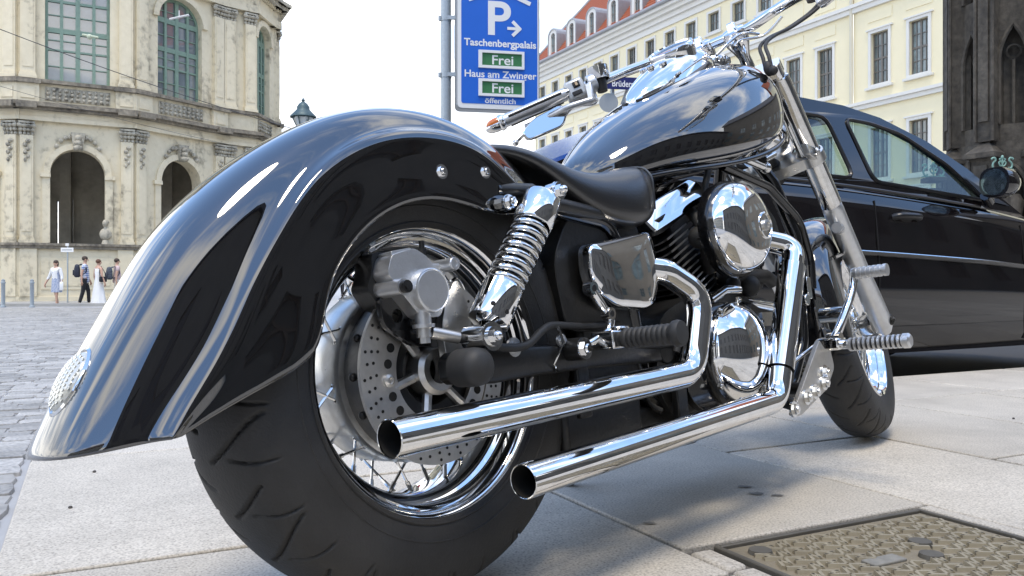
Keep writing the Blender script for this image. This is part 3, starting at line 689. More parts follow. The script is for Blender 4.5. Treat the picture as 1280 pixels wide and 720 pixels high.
# ---------------------------------------------------------------- gothic fountain monument
GOTH = stonemat('soot_black_sandstone', (.062,.054,.043), (.022,.020,.017), (.15,.132,.105), 1.6, .55)
PAT = mat('green_bronze_patina', (.30,.50,.42), .6, .3, var=.4, vscale=12)
mon = thing('gothic_monument', 'dark sooty gothic stone fountain shaft with buttresses and lancet niches', 'monument', (10.65, 17.6, -.25))
MR = 1.12
def pointed(c, hw, z0, zs, h, n=8):
    L_ = [(c-hw,z0),(c+hw,z0)]; R2 = (hw*hw+h*h)/(2*hw)
    am = math.asin(h/R2)
    L_ += [(c+hw-R2+R2*cos(am*k/n), zs+R2*sin(am*k/n)) for k in range(n+1)]
    return L_ + [(c-hw+R2-R2*cos(am*k/n), zs+R2*sin(am*k/n)) for k in range(n-1,-1,-1)]
for k in range(8):
    a0 = radians(22.5+45*k+12); a1 = a0+radians(45)
    for (R_, z0, z1, hz, nm) in ((MR, 3.6, 9.5, (3.95, 5.2, .75), 'shaft_face'), (MR+.08, -.3, 3.6, (1.1, 2.5, .6), 'base_face')):
        p0 = Vector((R_*cos(a0), R_*sin(a0), 0)); p1 = Vector((R_*cos(a1), R_*sin(a1), 0)); X = (p1-p0).normalized(); N = X.cross(UP); W = (p1-p0).length
        f2 = (p0, X, UP, N); mb = MB(); holes = [pointed(W/2, W*.30, hz[0], hz[1], hz[2])]
        if z1 > 9: holes.append(pointed(W/2, W*.28, 6.6, 8.2, .7))
        mb.prism([(0,z0),(W,z0),(W,z1),(0,z1)], f2, -.22, 0, holes); 
        for hh in holes:
            o_ = [Vector(q) for q in hh]
            mb.tube([f2[0]+X*q.x+UP*q.y+N*.03 for q in o_[1:]+o_[:1]], .045, 6)
            cx_ = W/2; mb.tube([f2[0]+X*cx_+UP*o_[0].y-N*.1, f2[0]+X*cx_+UP*(o_[0].y+(hz[1]-hz[0])*1.05)-N*.1], .035, 6)
            mb.lathe([(.11,0),(.15,.03),(.11,.06)], f2[0]+X*cx_+UP*(o_[0].y+(hz[1]-hz[0])*1.18)-N*.12, N, 12, closed=True)
        mb.build(nm, GOTH, mon, smooth=False)
        # buttress at the corner
        d = Vector((cos(a0), sin(a0), 0)); T = Vector((-d.y, d.x, 0)); bt = MB(); w = .17 if z0 > 0 else .24
        f3 = (d*(R_*1.0), T, UP, d); ext = .20 if z0 > 0 else .24
        bx(bt, f3, -w, w, z0, z1-.35, -.2, ext); bx(bt, f3, -w*.55, w*.55, z0+.4, z1-.5, ext, ext+.05)
        bt.tube([f3[0]+d*(ext+.02)+T*w+UP*z0, f3[0]+d*(ext+.02)+T*w+UP*(z1-.4)], .035, 6); bt.tube([f3[0]+d*(ext+.02)-T*w+UP*z0, f3[0]+d*(ext+.02)-T*w+UP*(z1-.4)], .035, 6)
        if z0 < 0:
            bt.prism([(-w-.07,z1-.35),(w+.07,z1-.35),(w+.07,z1-.25),(-w-.07,z1-.25)], f3, -.2, ext+.12)
            c0_ = f3[0]+d*(ext-.1)+UP*(z1-.25); bt.add([c0_+T*w*1.2+d*.2, c0_-T*w*1.2+d*.2, c0_-T*w*1.2-d*.3, c0_+T*w*1.2-d*.3, c0_+UP*.32-d*.18], [(0,1,4),(1,2,4),(2,3,4),(3,0,4)])
        bt.build('buttress', GOTH, mon, smooth=False)
mb = MB(); mb.cyl((0,0,-.3),(0,0,9.4),.86,n=8); mb.build('core', GOTH, mon, smooth=False)
for k in range(8):                                   # crockets along the shaft and statues in the lower niches
    a0 = radians(45*k+12+45); d = Vector((cos(a0), sin(a0), 0)); mb = MB(); c0_ = d*(MR+.1)
    mb.loft([[c0_+Vector((r_*cos(2*pi*j/8), r_*sin(2*pi*j/8), z)) for j in range(8)] for r_, z in ((.2,1.25),(.19,1.6),(.15,2.0),(.2,2.35),(.12,2.5))]); mb.ball(c0_+UP*2.63, (.1,.1,.13), 8, 6); mb.box(c0_+UP*1.15, (.4,.4,.2)); mb.ball(c0_+UP*2.0+d*.14, (.2,.2,.1), 8, 5)
    mb.build('niche_statue', GOTH, mon)
mb = MB()
mb.lathe([(1.6,-.3),(1.75,.9),(1.95,1.15),(1.95,1.3),(1.6,1.32),(1.6,1.0)], (0,0,0), (0,0,1), 8); mb.build('basin', GOTH, mon, smooth=False)
def crest(mb, c, X):
    T = lambda pts, r: mb.tube(smoothpath([c+X*a+UP*b_ for a, b_ in pts], 5), r, 6)
    T([(0,0),(0,.09),(0,.17),(0,.235)], .014); mb.ball(c+UP*.215, (.026,.02,.038), 8, 6)
    for s_ in (-1,1):
        T([(0,.05),(s_*.045,.085),(s_*.06,.13),(s_*.035,.14)], .012); T([(0,.10),(s_*.03,.15),(s_*.05,.185),(s_*.028,.195)], .010)
        T([(s_*.175,.20),(s_*.13,.205),(s_*.115,.165),(s_*.155,.12),(s_*.165,.06),(s_*.125,.02),(s_*.10,.045)], .016); mb.ball(c+X*s_*.178+UP*.19, .02, 6, 4)
    mb.box(c+UP*.008, (.36,.05,.02))
for (px, Y, zt) in ((1253, 14.2, 2.42), (1167, 13.6, 2.22)):
    pt = Vector(((px-640)/1040*Y, Y, 0)); p = thing('fountain_post', 'dark stone post with green crest, ' + ('rising just behind the car mirror' if px > 1200 else 'seen through the front car window'), 'post', (pt.x, pt.y, -.25), group='crested stone posts round the fountain')
    mb = MB(); mb.box((0,0,(zt+.25)/2-.1), (.2,.2,zt+.05)); mb.box((0,0,zt+.19), (.3,.3,.08)); mb.box((0,0,.15), (.34,.34,.3)); mb.build('post', GOTH, p, bevel=.015)
    mb = MB(); crest(mb, Vector((0,0,zt+.24)), Vector((1,0,0))); mb.build('crest', PAT, p)
# unseen houses mirrored in chrome; brown and dark ones added to darken reflections
HSTONE = mat('grey_house_render', (.40,.385,.35), .85, var=.12, vscale=.6, coords='Position')
HROOF = mat('dull_brown_roof', (.13,.09,.075), .8, var=.2, vscale=3)
def house(name, label, o, X, W, D, Hh, m, nwin, roofh=5, roofm=None, frm=None, panem=None):
    X = Vector((*X,0)).normalized(); N = X.cross(UP); h = thing(name, label, 'building', (o[0],o[1],-.3)); fr = (Vector((o[0],o[1],0)), X, UP, N)
    step = W/nwin; wins = [(step*(i+.5)-.65, step*(i+.5)+.65, z, z+2.3) for i in range(nwin) for z in (1.4+3.6*j for j in range(int((Hh-1)/3.6)))]
    mb = MB(); gridwall(mb, fr, 0, W, -.4, Hh, wins, -.25); 
    mb.add([fr[0]+UP*-.4, fr[0]-N*D+UP*-.4, fr[0]-N*D+UP*Hh, fr[0]+UP*Hh], [(0,1,2,3)]); e = fr[0]+X*W
    mb.add([e+UP*-.4, e-N*D+UP*-.4, e-N*D+UP*Hh, e+UP*Hh], [(0,1,2,3)]); mb.build('wall', m, h, world=True, smooth=False)
    mb = MB(); mb.prism([(.3,Hh),(.3,Hh+.4),(-D/2,Hh+roofh),(-D-.0,Hh)], (fr[0]-X*.3, N, UP, X), 0, W+.6); mb.build('roof', roofm or HROOF, h, world=True, smooth=False)
    w0 = None
    for (a, b_, z0, z1) in wins:
        if w0 is None:
            f2 = (Vector((0,0,0)), Vector((1,0,0)), UP, Vector((0,-1,0))); q = MB(); q.prism([(-.65,0),(.65,0),(.65,2.3),(-.65,2.3)], f2, -.2, -.1, [[(-.57,.08),(.57,.08),(.57,2.22),(-.57,2.22)]]); bx(q, f2, -.04,.04,.05,2.25,-.19,-.11); bx(q, f2, -.6,.6,1.5,1.58,-.19,-.11)
            w0 = q.build('window', frm or WHT, h, smooth=False); q = MB(); bx(q, f2, -.65,.65,0,2.3,-.17,-.15); q.build('pane', panem or WPANE, w0, smooth=False); w = w0
        else: w = dup(w0)
        w.location = total(h).inverted() @ (fr[0]+X*((a+b_)/2)+UP*z0); w.rotation_euler = (0,0,atan2(X.y,X.x))
_o = gp(36, 13); house('unseen_house', 'unseen brown stone house added at the right to darken the reflections', (_o.x, _o.y), (-E2.x,-E2.y), 24, 12, 15, mat('brown_house_stone', (.20,.175,.14), .85, var=.2, vscale=.6, coords='Position'), 8, frm=WFR, roofm=mat('grey_slate_roof', (.09,.09,.095), .7, var=.2, vscale=3))
_o = gp(34, -9.5); house('unseen_house', 'unseen dark stone house placed behind the viewer to darken the reflections', (_o.x, _o.y), (-E1.x,-E1.y), 37, 12, 10.5, mat('dark_house_stone', (.13,.12,.105), .85, var=.25, vscale=.6, coords='Position'), 12, roofh=3.5, roofm=mat('slate_roof', (.07,.07,.075), .7, var=.2, vscale=3), frm=mat('dark_brown_frame', (.09,.07,.055), .6), panem=mat('dulled_pane', (.06,.055,.05), .5))  # walls and panes dulled so the mirrored facade stays dark
house('unseen_house', 'long buff town house facing the palace across the street', (2, -26), (-.98,.12), 34, 12, 13, mat('buff_house_render', (.45,.41,.33), .85, var=.1, vscale=.6, coords='Position'), 11)
# ---------------------------------------------------------------- street furniture
GALV = mat('galvanised_steel', (.42,.47,.50), .5, .6, var=.1, vscale=30)
SBLUE = mat('sign_blue', (.012,.13,.60), .42, var=.06, vscale=3)
SWHITE = mat('sign_white', (.80,.80,.78), .4)
SGREEN = mat('display_green', (.05,.20,.075), .35, var=.15, vscale=30)
SGREY = mat('sign_grey_edge', (.33,.35,.36), .45, .3)
NAVY = mat('street_sign_navy', (.012,.016,.11), .4)
def text(body, size, loc, X, Nn, parent, m, align='CENTER', bold=0.0, ext=.0015, sx=1.0, name='lettering'):
    c = bpy.data.curves.new(name, 'FONT'); c.body = body; c.size = size; c.align_x = align; c.align_y = 'BOTTOM_BASELINE'; c.extrude = ext; c.offset = bold; c.materials.append(m)
    o = bpy.data.objects.new(name, c); COL.objects.link(o); dg = bpy.context.evaluated_depsgraph_get(); dg.update(); me = bpy.data.meshes.new_from_object(o.evaluated_get(dg)); bpy.data.objects.remove(o); o = bpy.data.objects.new(name, me); COL.objects.link(o); X = Vector(X).normalized(); Y = UP; Z = Vector(Nn).normalized()
    M = Matrix((( X.x*sx,Y.x,Z.x,loc[0]),(X.y*sx,Y.y,Z.y,loc[1]),(X.z*sx,Y.z,Z.z,loc[2]),(0,0,0,1)))
    M = total(parent).inverted() @ M if parent else M
    o.parent = parent; o.matrix_basis = M
    return o
SY = 10.0; SA = radians(11); SX = Vector((cos(SA), sin(SA), 0)); SN = SX.cross(UP)
so = Vector(((623-640)/1040*SY, SY, 0)); pp = SY/1040
sg = thing('parking_sign', 'large blue parking sign with white P and two green Frei displays on a pole', 'parking sign', (so.x-.02, SY, -.16))
fr = (so, SX, UP, SN)
zt = lambda y: CAMH + (356-y)*pp
bw = .50/cos(SA)
mb = MB(); mb.prism(roundpoly([(-bw,zt(138)),(bw,zt(138)),(bw,zt(-62)),(-bw,zt(-62))], .07), fr, -.17, -.01); mb.build('sign_case', SGREY, sg, world=True, bevel=.008)
mb = MB(); mb.prism(roundpoly([(-bw+.015,zt(136.5)),(bw-.015,zt(136.5)),(bw-.015,zt(-60)),(-bw+.015,zt(-60))], .06), fr, -.01, .0); mb.build('white_border', SWHITE, sg, world=True, smooth=False)
mb = MB(); mb.prism(roundpoly([(-bw+.06,zt(130.5)),(bw-.03,zt(130.5)),(bw-.03,zt(-55)),(-bw+.06,zt(-55))], .03), fr, .0, .004); mb.build('blue_panel', SBLUE, sg, world=True, smooth=False)
xp = lambda px: (px-623)*pp*1.02
sl = lambda px: -(px-623)*.055*pp                    # nothing in the sign leans: kept for the small drop of the text lines
def tx(body, px, y, h, **k):
    p = so + SX*xp(px) + UP*zt(y) + SN*.005
    return text(body, h*pp/.70, p, SX, SN, sg, SWHITE, **k)
tx('P', 622.5, 43, 41, bold=.012, sx=1.05)
tx('Taschenbergpalais', 625.5, 58.5, 8.6, bold=.003, sx=1.02); tx('Haus am Zwinger', 625.5, 97.5, 8.6, bold=.002, sx=1.04); tx('öffentlich', 625.5, 129.3, 6.4, bold=.002, sx=1.16)
mb = MB()
def strip(a, b_, w, t=.006):
    a = Vector(a); b_ = Vector(b_); d = (b_-a).normalized(); n_ = Vector((-d.y,d.x))*w/2; mb.prism([tuple(a+n_),tuple(a-n_),tuple(b_-n_),tuple(b_+n_)][::-1], fr, .004, .004+t)
ax = lambda px, y: (xp(px), zt(y))
strip(ax(634,35), ax(649,35), 3.6*pp); strip(ax(640.5,26), ax(650.5,36), 4.2*pp, .0062); strip(ax(640.5,44), ax(650.5,34), 4.2*pp, .0064)
mb.build('arrow', SWHITE, sg, world=True, smooth=False)
mb = MB(); strip(ax(586,2), ax(624,-14), 5*pp); strip(ax(622,-14), ax(663,3), 5*pp, .0062); mb.build('roof_symbol', SWHITE, sg, world=True, smooth=False)
for (y0, y1, w) in ((64,86,0),(99.5,121,0)):
    mb = MB(); mb.prism([ax(598,y1),ax(655,y1),ax(655,y0),ax(598,y0)], fr, .004, .03, [[ax(602.5,y1-3.2),ax(652,y1-3.2),ax(652,y0+3.2),ax(602.5,y0+3.2)]]); d_ = mb.build('display_frame', SGREY if False else SWHITE, sg, world=True, smooth=False)
    mb = MB(); mb.prism([ax(602,y1-2.8),ax(652.5,y1-2.8),ax(652.5,y0+2.8),ax(602,y0+2.8)], fr, .0045, .012); mb.build('display', SGREEN, d_, world=True, smooth=False)
    p = so + SX*xp(628) + UP*zt(y1-5) + SN*.0125
    text('Frei', 11.5*pp/.70, p, SX, SN, d_, SWHITE, bold=.002, sx=1.12)
px_ = (557.5-640)/1040*(SY+.05); mb = MB(); mb.cyl((px_,SY+.05,-.2),(px_,SY+.05,4.6),.062,n=24); mb.cyl((px_,SY+.05,4.6),(px_,SY+.05,4.66),.066,.03,24); mb.build('pole', GALV, sg, world=True)
for y in (22, 93):
    mb = MB(); z = zt(y); mb.cyl((px_,SY+.05,z-.03),(px_,SY+.05,z+.03),.068,n=24); mb.box((px_+.10,SY+.0,z),(.16,.03,.045)); mb.box((px_-.075,SY+.03,z),(.03,.05,.05)); mb.build('bracket', GALV, sg, world=True)
# street name sign
NY = 14.0; q = NY/1040; n0 = Vector(((784-640)*q, NY, 0)); NA = radians(10); NX_ = Vector((cos(NA), sin(NA), 0)); NN = NX_.cross(UP); zn = lambda y: CAMH+(356-y)*q
ns = thing('street_name_sign', 'dark blue street name plate lettered Brüdergasse on a thin grey post', 'street sign', ((766-640)*q, NY+.03, -.17))
fr = (n0, NX_, UP, NN); mb = MB(); mb.prism([(-28*q,zn(112)),(32*q,zn(112)),(32*q,zn(96.5)),(-28*q,zn(96.5))], fr, -.015, 0); mb.build('name_plate', NAVY, ns, world=True, bevel=.003)
text('Brüdergasse', .150, n0+NX_*(2*q)+UP*zn(108.6)+NN*.001, NX_, NN, ns, SWHITE, bold=.002, sx=.80)
mb = MB(); mb.cyl(((766-640)*q,NY+.06,-.2),((766-640)*q,NY+.06,zn(94)),.036,n=14); mb.build('post', GALV, ns, world=True)
mb = MB(); c0_ = Vector(((761-640)*q, NY+.01, zn(128))); mb.cyl(c0_+Vector((0,0,0)), c0_+Vector((0,.02,0)), .16, n=24); mb.build('round_plate', SGREY, ns, world=True)
mb = MB(); c0_ = Vector(((784-640)*q, NY+.13, zn(121))); mb.prism(roundpoly([(-.12,-.16),(.16,-.16),(.16,.10),(0,.18)],.02), (c0_, Vector((1,0,0)), UP, Vector((0,-1,0))), 0, .02); mb.build('square_plate', SGREY, ns, world=True)
# lantern behind the fender
LY = 19.5; q = LY/1040; lx = (379-640)*q; zl = lambda y: CAMH+(356-y)*q
LIRON = mat('lantern_green_iron', (.06,.10,.11), .5, .3)
lt = thing('street_lantern', 'old glazed street lantern on a dark green cast iron post', 'street lamp', (lx, LY, -.25))
mb = MB(); mb.lathe([(.16,-.25),(.17,.5),(.09,.62),(.08,1.2),(.05,1.25),(.045,3.7),(.08,3.75),(.05,3.82),(.03,zl(163))], (lx,LY,0), (0,0,1), 12); mb.build('post', LIRON, lt, world=True)
mb = MB(); zb, zm = zl(162), zl(147)
for k in range(6):
    a = pi/3*k+.3; mb.tube([(lx+.11*cos(a),LY+.11*sin(a),zb),(lx+.25*cos(a),LY+.25*sin(a),zm)], .014, 6); b_ = a+pi/3
    mb.tube([(lx+.25*cos(a),LY+.25*sin(a),zm),(lx+.25*cos(b_),LY+.25*sin(b_),zm)], .016, 6)
mb.lathe([(.0,zl(160)),(.11,zl(161)),(.12,zl(163))], (lx,LY,0), (0,0,1), 12); mb.build('lantern_frame', LIRON, lt, world=True)
mb = MB(); mb.lathe([(.10,zb),(.24,zm)], (lx,LY,0), (0,0,1), 6); mb.build('lantern_glass', mat('lantern_glazing', (.55,.60,.60), .1, 0), lt, world=True, smooth=False)
mb = MB(); mb.lathe([(.31,zm),(.31,zm+.02),(.22,zl(141)),(.15,zl(137)),(.15,zl(134)),(.10,zl(130)),(.03,zl(127)),(.045,zl(125.5)),(.0,zl(122))], (lx,LY,0), (0,0,1), 12); mb.build('lantern_roof', LIRON, lt, world=True)
# bollards, small sign, overhead wires
def gpx(px, Y): return Vector(((px-640)/1040*Y, Y, zroad((px-640)/1040*Y, Y)))
bo = None
for px in (4, 40):
    p = gpx(px, 27.5)
    lab = 'slim grey steel bollard ' + ('at the left edge of the picture beside the road' if px < 20 else 'standing to the left of the woman with the white bag')
    if bo is None:
        bo = thing('bollard', lab, 'bollard', p, group='bollards along the far kerb'); mb = MB(); mb.lathe([(.06,0),(.06,.78),(.075,.8),(.075,.83),(.05,.85),(.06,.9),(.0,.94)], (0,0,0), (0,0,1), 12); mb.build('shaft', GALV, bo); mb = MB(); mb.lathe([(.09,0),(.09,.04),(.06,.06)], (0,0,0), (0,0,1), 12); mb.build('foot', GALV, bo)
    else: c = dup(bo, loc=p); c['label'] = lab
p = gpx(84, 30.5); fs_ = thing('small_sign', 'small white notice plate on a thin pole in front of the pavilion arch', 'sign', p); mb = MB(); mb.cyl((0,.03,0),(0,.03,2.25),.025,n=8); mb.build('pole', GALV, fs_)
mb = MB(); mb.box((0,0,2.03),(.46,.02,.16)); mb.box((.0,0,2.22),(.12,.02,.1)); mb.build('plate', SWHITE, fs_)
mb = MB(); mb.box((0,-.012,2.03),(.36,.004,.03)); mb.build('printed_line', SGREY, fs_)
WIRE = mat('wire_dark', (.04,.04,.045), .5)
def wire(name, label, pts, r=.012, ext=None, n=24):
    t = thing(name, label, 'wire', pts[0]); a, b_ = Vector(pts[0]), Vector(pts[1]); mb = MB(); mb.tube([a+(b_-a)*(k/n)-UP*.35*(1-(2*k/n-1)**2) for k in range(n+1)], r, 6); mb.build('cable', WIRE, t, world=True); return t
def pz(px, py, Y): return Vector(((px-640)/1040*Y, Y, CAMH+(356-py)/1040*Y))
w1 = wire('tram_wire', 'long thin overhead wire sloping across the front of the pavilion', (pz(-260,-70,20), pz(430,178,30)), .011)
wire('tram_wire', 'faint lower overhead wire crossing the pavilion parapet at the left', (pz(-200,45,22), pz(420,205,32)), .006)
mb = MB(); c0_ = pz(112, 46, 23.9)
mb.tube([c0_-Vector((.2,0,-.06)), c0_+Vector((.24,.0,-.02))], .035, 8); mb.ball(c0_, .08, 8, 6); mb.build('insulator', mat('pale_insulator', (.5,.55,.4), .4), w1, world=True)
mb = MB(); c0_ = pz(224, 22, 26); mb.tube([c0_-Vector((.3,0,.05)), c0_+Vector((.3,0,.08))], .035, 8); mb.tube([c0_, c0_+Vector((0,0,.22))], .02, 6); t = thing('wire_hanger', 'small pale wire hanger in front of the arched window', 'wire clamp', c0_); mb.build('clamp', mat('pale_clamp', (.6,.6,.58), .4), t, world=True)
# kerb of the far pavement in front of the pavilion
mb = MB(); a, b_ = gpx(-60, 28.3), gpx(330, 29.5); d = (b_-a).normalized(); n_ = Vector((-d.y,d.x,0))
mb.add([a+UP*.10, b_+UP*.10, b_+n_*.35+UP*.10, a+n_*.35+UP*.10, a-UP*.1, b_-UP*.1, b_+n_*14+UP*.09, a+n_*14+UP*.09, b_+n_*.351+UP*.09, a+n_*.351+UP*.09], [(0,1,2,3),(0,4,5,1),(9,8,6,7)])
tag(mb.build('far_pavement', mat('far_paving', (.40,.39,.36), .8, var=.2, vscale=2, coords='Position'), smooth=False), kind='structure')
# ---------------------------------------------------------------- people
SKIN = mat('skin', (.52,.32,.23), .55); HAIRD = mat('dark_brown_hair', (.045,.028,.018), .6); HAIRL = mat('reddish_hair', (.12,.055,.03), .6)
WCL = mat('white_cotton', (.80,.80,.79), .8, var=.06, vscale=8); CREAM = mat('cream_trousers', (.62,.60,.54), .8, var=.08, vscale=8); BLK = mat('black_cloth', (.015,.016,.02), .75); NVY = mat('navy_nylon', (.018,.022,.04), .6)
def check_mat():
    m = bpy.data.materials.new('blue_check_cotton'); m.use_nodes = True; N = m.node_tree.nodes; L = m.node_tree.links; b = N['Principled BSDF']; b.inputs['Roughness'].default_value = .8
    t = N.new('ShaderNodeTexCoord'); out = None; cs = []
    for ax_ in ('X', 'Z'):
        w = N.new('ShaderNodeTexWave'); w.wave_type = 'BANDS'; w.bands_direction = ax_; w.inputs['Scale'].default_value = 4.2; L.new(t.outputs['Object'], w.inputs['Vector']); cs.append(w.outputs['Fac'])
    a_ = N.new('ShaderNodeMath'); a_.operation = 'ADD'; L.new(cs[0], a_.inputs[0]); L.new(cs[1], a_.inputs[1]); r = N.new('ShaderNodeMapRange'); r.inputs['From Min'].default_value = .5; r.inputs['From Max'].default_value = 1.6; L.new(a_.outputs[0], r.inputs['Value'])
    x = N.new('ShaderNodeMix'); x.data_type = 'RGBA'; x.inputs['A'].default_value = (.72,.75,.80,1); x.inputs['B'].default_value = (.13,.19,.40,1); L.new(r.outputs[0], x.inputs['Factor']); L.new(x.outputs['Result'], b.inputs['Base Color']); return m
CHECK = check_mat(); PRINT = mat('blue_print_cotton', (.55,.58,.64), .8, col2=(.16,.22,.38), vscale=26)
def skinmesh(name, chains, m, parent, sub=1, extra=None):
    """chains: lists of (point, radius) grown with a Skin modifier, baked to a mesh"""
    vs, es, rs = [], [], []; key = {}
    for ch in chains:
        prev = None
        for p, r in ch:
            k = tuple(round(c, 4) for c in p)
            if k not in key: key[k] = len(vs); vs.append(p); rs.append(r)
            i = key[k]
            if prev is not None and prev != i: es.append((prev, i))
            prev = i
    me = bpy.data.meshes.new(name); me.from_pydata([tuple(v) for v in vs], es, []); o = bpy.data.objects.new(name, me); COL.objects.link(o)
    md = o.modifiers.new('skin', 'SKIN'); md.use_smooth_shade = True
    for i, r in enumerate(rs):
        sv = me.skin_vertices[0].data[i]; sv.radius = (r, r) if isinstance(r, float) else r
    me.skin_vertices[0].data[0].use_root = True
    if sub: s_ = o.modifiers.new('sub', 'SUBSURF'); s_.levels = sub; s_.render_levels = sub
    dg = bpy.context.evaluated_depsgraph_get(); dg.update(); nm = bpy.data.meshes.new_from_object(o.evaluated_get(dg)); bpy.data.objects.remove(o); nm.name = name
    nm.materials.clear(); nm.materials.append(m); nm.polygons.foreach_set('use_smooth', [True]*len(nm.polygons))
    o = bpy.data.objects.new(name, nm); COL.objects.link(o); o.parent = parent; return o
def person(label, loc, head, female=False, h=1.72, step=.18, arms=((.15,.1),(.15,-.1)), hair=HAIRD, hairlong=0, lean=0.0):
    """faces +y in its own frame before rotation by head; step: half stride; arms: (out, forward) of each hand"""
    t = thing('person', label, 'person', loc, (0,0,head)); k = h/1.72; V = lambda x, y, z: Vector((x*k, (y+lean*max(0,z-.9))*k, z*k))
    sw = .165 if female else .19; hw = .085
    ch = [[(V(0,0,.95),.125*k),(V(0,.01,1.12),(.105*k if female else .12*k)),(V(0,.01,1.30),.125*k),(V(0,0,1.42),.085*k),(V(0,.0,1.50),.05*k),(V(0,.02,1.58),.075*k),(V(0,.03,1.66),.075*k),(V(0,.02,1.71),.04*k)]]
    hands = []
    for s_, sy in ((-1, step), (1, -step)):
        ch.append([(V(0,0,.95),.125*k),(V(s_*hw,0,.88),.09*k),(V(s_*hw,sy*.55+.03,.49),.056*k),(V(s_*hw,sy-.02,.11),.036*k),(V(s_*hw,sy,.045),.035*k),(V(s_*(hw+.01),sy+.15,.03),.028*k)])
        o_, f_ = arms[0 if s_ < 0 else 1]
        ha = V(s_*(sw+o_+.03), f_+.03, .84); 
        ch.append([(V(0,0,1.42),.085*k),(V(s_*sw,0,1.40),.058*k),(V(s_*(sw+o_*.5+.02),f_*.4-.03,1.12),.043*k),(ha,.029*k)])
        ch.append([(ha,.029*k),(ha+V(0,.01,-.05),.03*k)])
        for i in range(4): ch.append([(ha+V(0,.01,-.05),.03*k),(ha+V(-s_*.004,-.022+.018*i,-.10+.004*abs(i-1.5)),.010*k),(ha+V(-s_*.022,-.02+.018*i,-.145+.008*abs(i-1.5)),.008*k)])
        ch.append([(ha,.029*k),(ha+V(-s_*.01,.045,-.055),.010*k),(ha+V(-s_*.02,.055,-.09),.009*k)]); hands.append(ha)
    body = skinmesh('body', ch, SKIN, t)
    f = MB(); c = V(0,.03,1.61)
    f.ball(c+V(0,.085,-.005), (.014*k,.02*k,.022*k), 6, 4); 
    for s_ in (-1,1): f.ball(c+V(s_*.031,.072,.022), (.013*k,.008*k,.008*k), 6, 4); f.ball(c+V(s_*.083,-.005,.0), (.012*k,.02*k,.032*k), 6, 4)
    f.ball(c+V(0,.075,-.045), (.025*k,.008*k,.007*k), 6, 4); f.build('face', SKIN, t)
    hm = MB(); hm.ball(c+V(0,-.030,.050), (.090*k,.100*k,.088*k), 12, 8)
    if hairlong: hm.ball(c+V(0,-.06,-.03), (.085*k,.06*k,.12*k), 10, 7)
    hm.build('hair', hair, t); return t, V, k, hands
def trousers(t, V, k, step, m, zb=.08, wide=1.0):
    hw = .085; ch = [[(V(0,0,1.02),.135*k),(V(0,0,.93),.135*k)]]
    for s_, sy in ((-1, step), (1, -step)): ch.append([(V(0,0,.93),.135*k),(V(s_*hw,0,.86),.105*k),(V(s_*hw,sy*.55+.03,.49),.075*k*wide),(V(s_*hw,sy-.02,zb),.06*k*wide)])
    skinmesh('trousers', ch, m, t)
    sh = MB()
    for s_, sy in ((-1, step), (1, -step)): sh.ball(V(s_*hw,sy+.06,.035), (.05*k,.14*k,.045*k), 10, 6)
    sh.build('shoe', BLK, t)
def shirt(t, V, k, m, female=False, arms=((.15,.1),(.15,-.1)), sl=.55, zb=.93, name='shirt'):
    sw = .165 if female else .19
    ch = [[(V(0,0,zb-.12),.17*k),(V(0,0,zb),.165*k),(V(0,.01,1.12),.155*k),(V(0,.01,1.30),.155*k),(V(0,0,1.42),.11*k),(V(0,0,1.485),.065*k)]]
    for s_ in (-1,1):
        o_, f_ = arms[0 if s_ < 0 else 1]; a_ = V(s_*sw,0,1.40); e_ = V(s_*(sw+o_*.5+.02),f_*.4-.03,1.12); hnd = V(s_*(sw+o_+.03),f_+.03,.84)
        c = [(V(0,0,1.42),.10*k),(a_,.074*k),(a_+(e_-a_)*min(1,sl),.058*k)]
        if sl > 1: c.append((e_+(hnd-e_)*(sl-1), .045*k))
        ch.append(c)
    return skinmesh(name, ch, m, t)
H0 = radians
def backpack(label, loc, rz, m, sc=1.0):
    b_ = thing('backpack', label, 'backpack', loc, (0,0,rz)); mb = MB(); mb.loft([[Vector((x*w, y*d_+.0, z)) for x, y in ((-.5,-.4),(-.35,-.5),(.35,-.5),(.5,-.4),(.5,.45),(-.5,.45))] for z, w, d_ in ((-.24,.24,.12),(-.2,.32,.19),(.08,.31,.18),(.2,.26,.13),(.24,.16,.07))]); mb.build('bag', m, b_, bevel=.02)
    mb = MB(); mb.box((0,-.115,-.07),(.22,.05,.2)); mb.build('pocket', m, b_, bevel=.02)
    for s_ in (-1,1): mb = MB(); mb.tube(smoothpath([(s_*.1,.07,.2),(s_*.12,.16,.24),(s_*.13,.30,.12),(s_*.13,.30,-.05),(s_*.13,.10,-.2)],4), .018, 6); mb.build('strap', m, b_)
    return b_
# man in a checked shirt
YM = 30.6; p = gpx(106, YM); st = .14
t, V, k, hd = person('man in a blue checked shirt and dark trousers walking beside the woman in white', p, H0(-70), h=1.78, step=st, arms=((.06,.12),(.06,-.10)))
trousers(t, V, k, st, BLK); shirt(t, V, k, CHECK, arms=((.06,.12),(.06,-.10)), sl=.6, zb=.88)
R_ = Matrix.Rotation(H0(-70), 3, 'Z'); backpack('plain black backpack on the back of the man in the checked shirt', p+R_@Vector((0,-.24*k,1.22*k)), H0(-70), NVY)
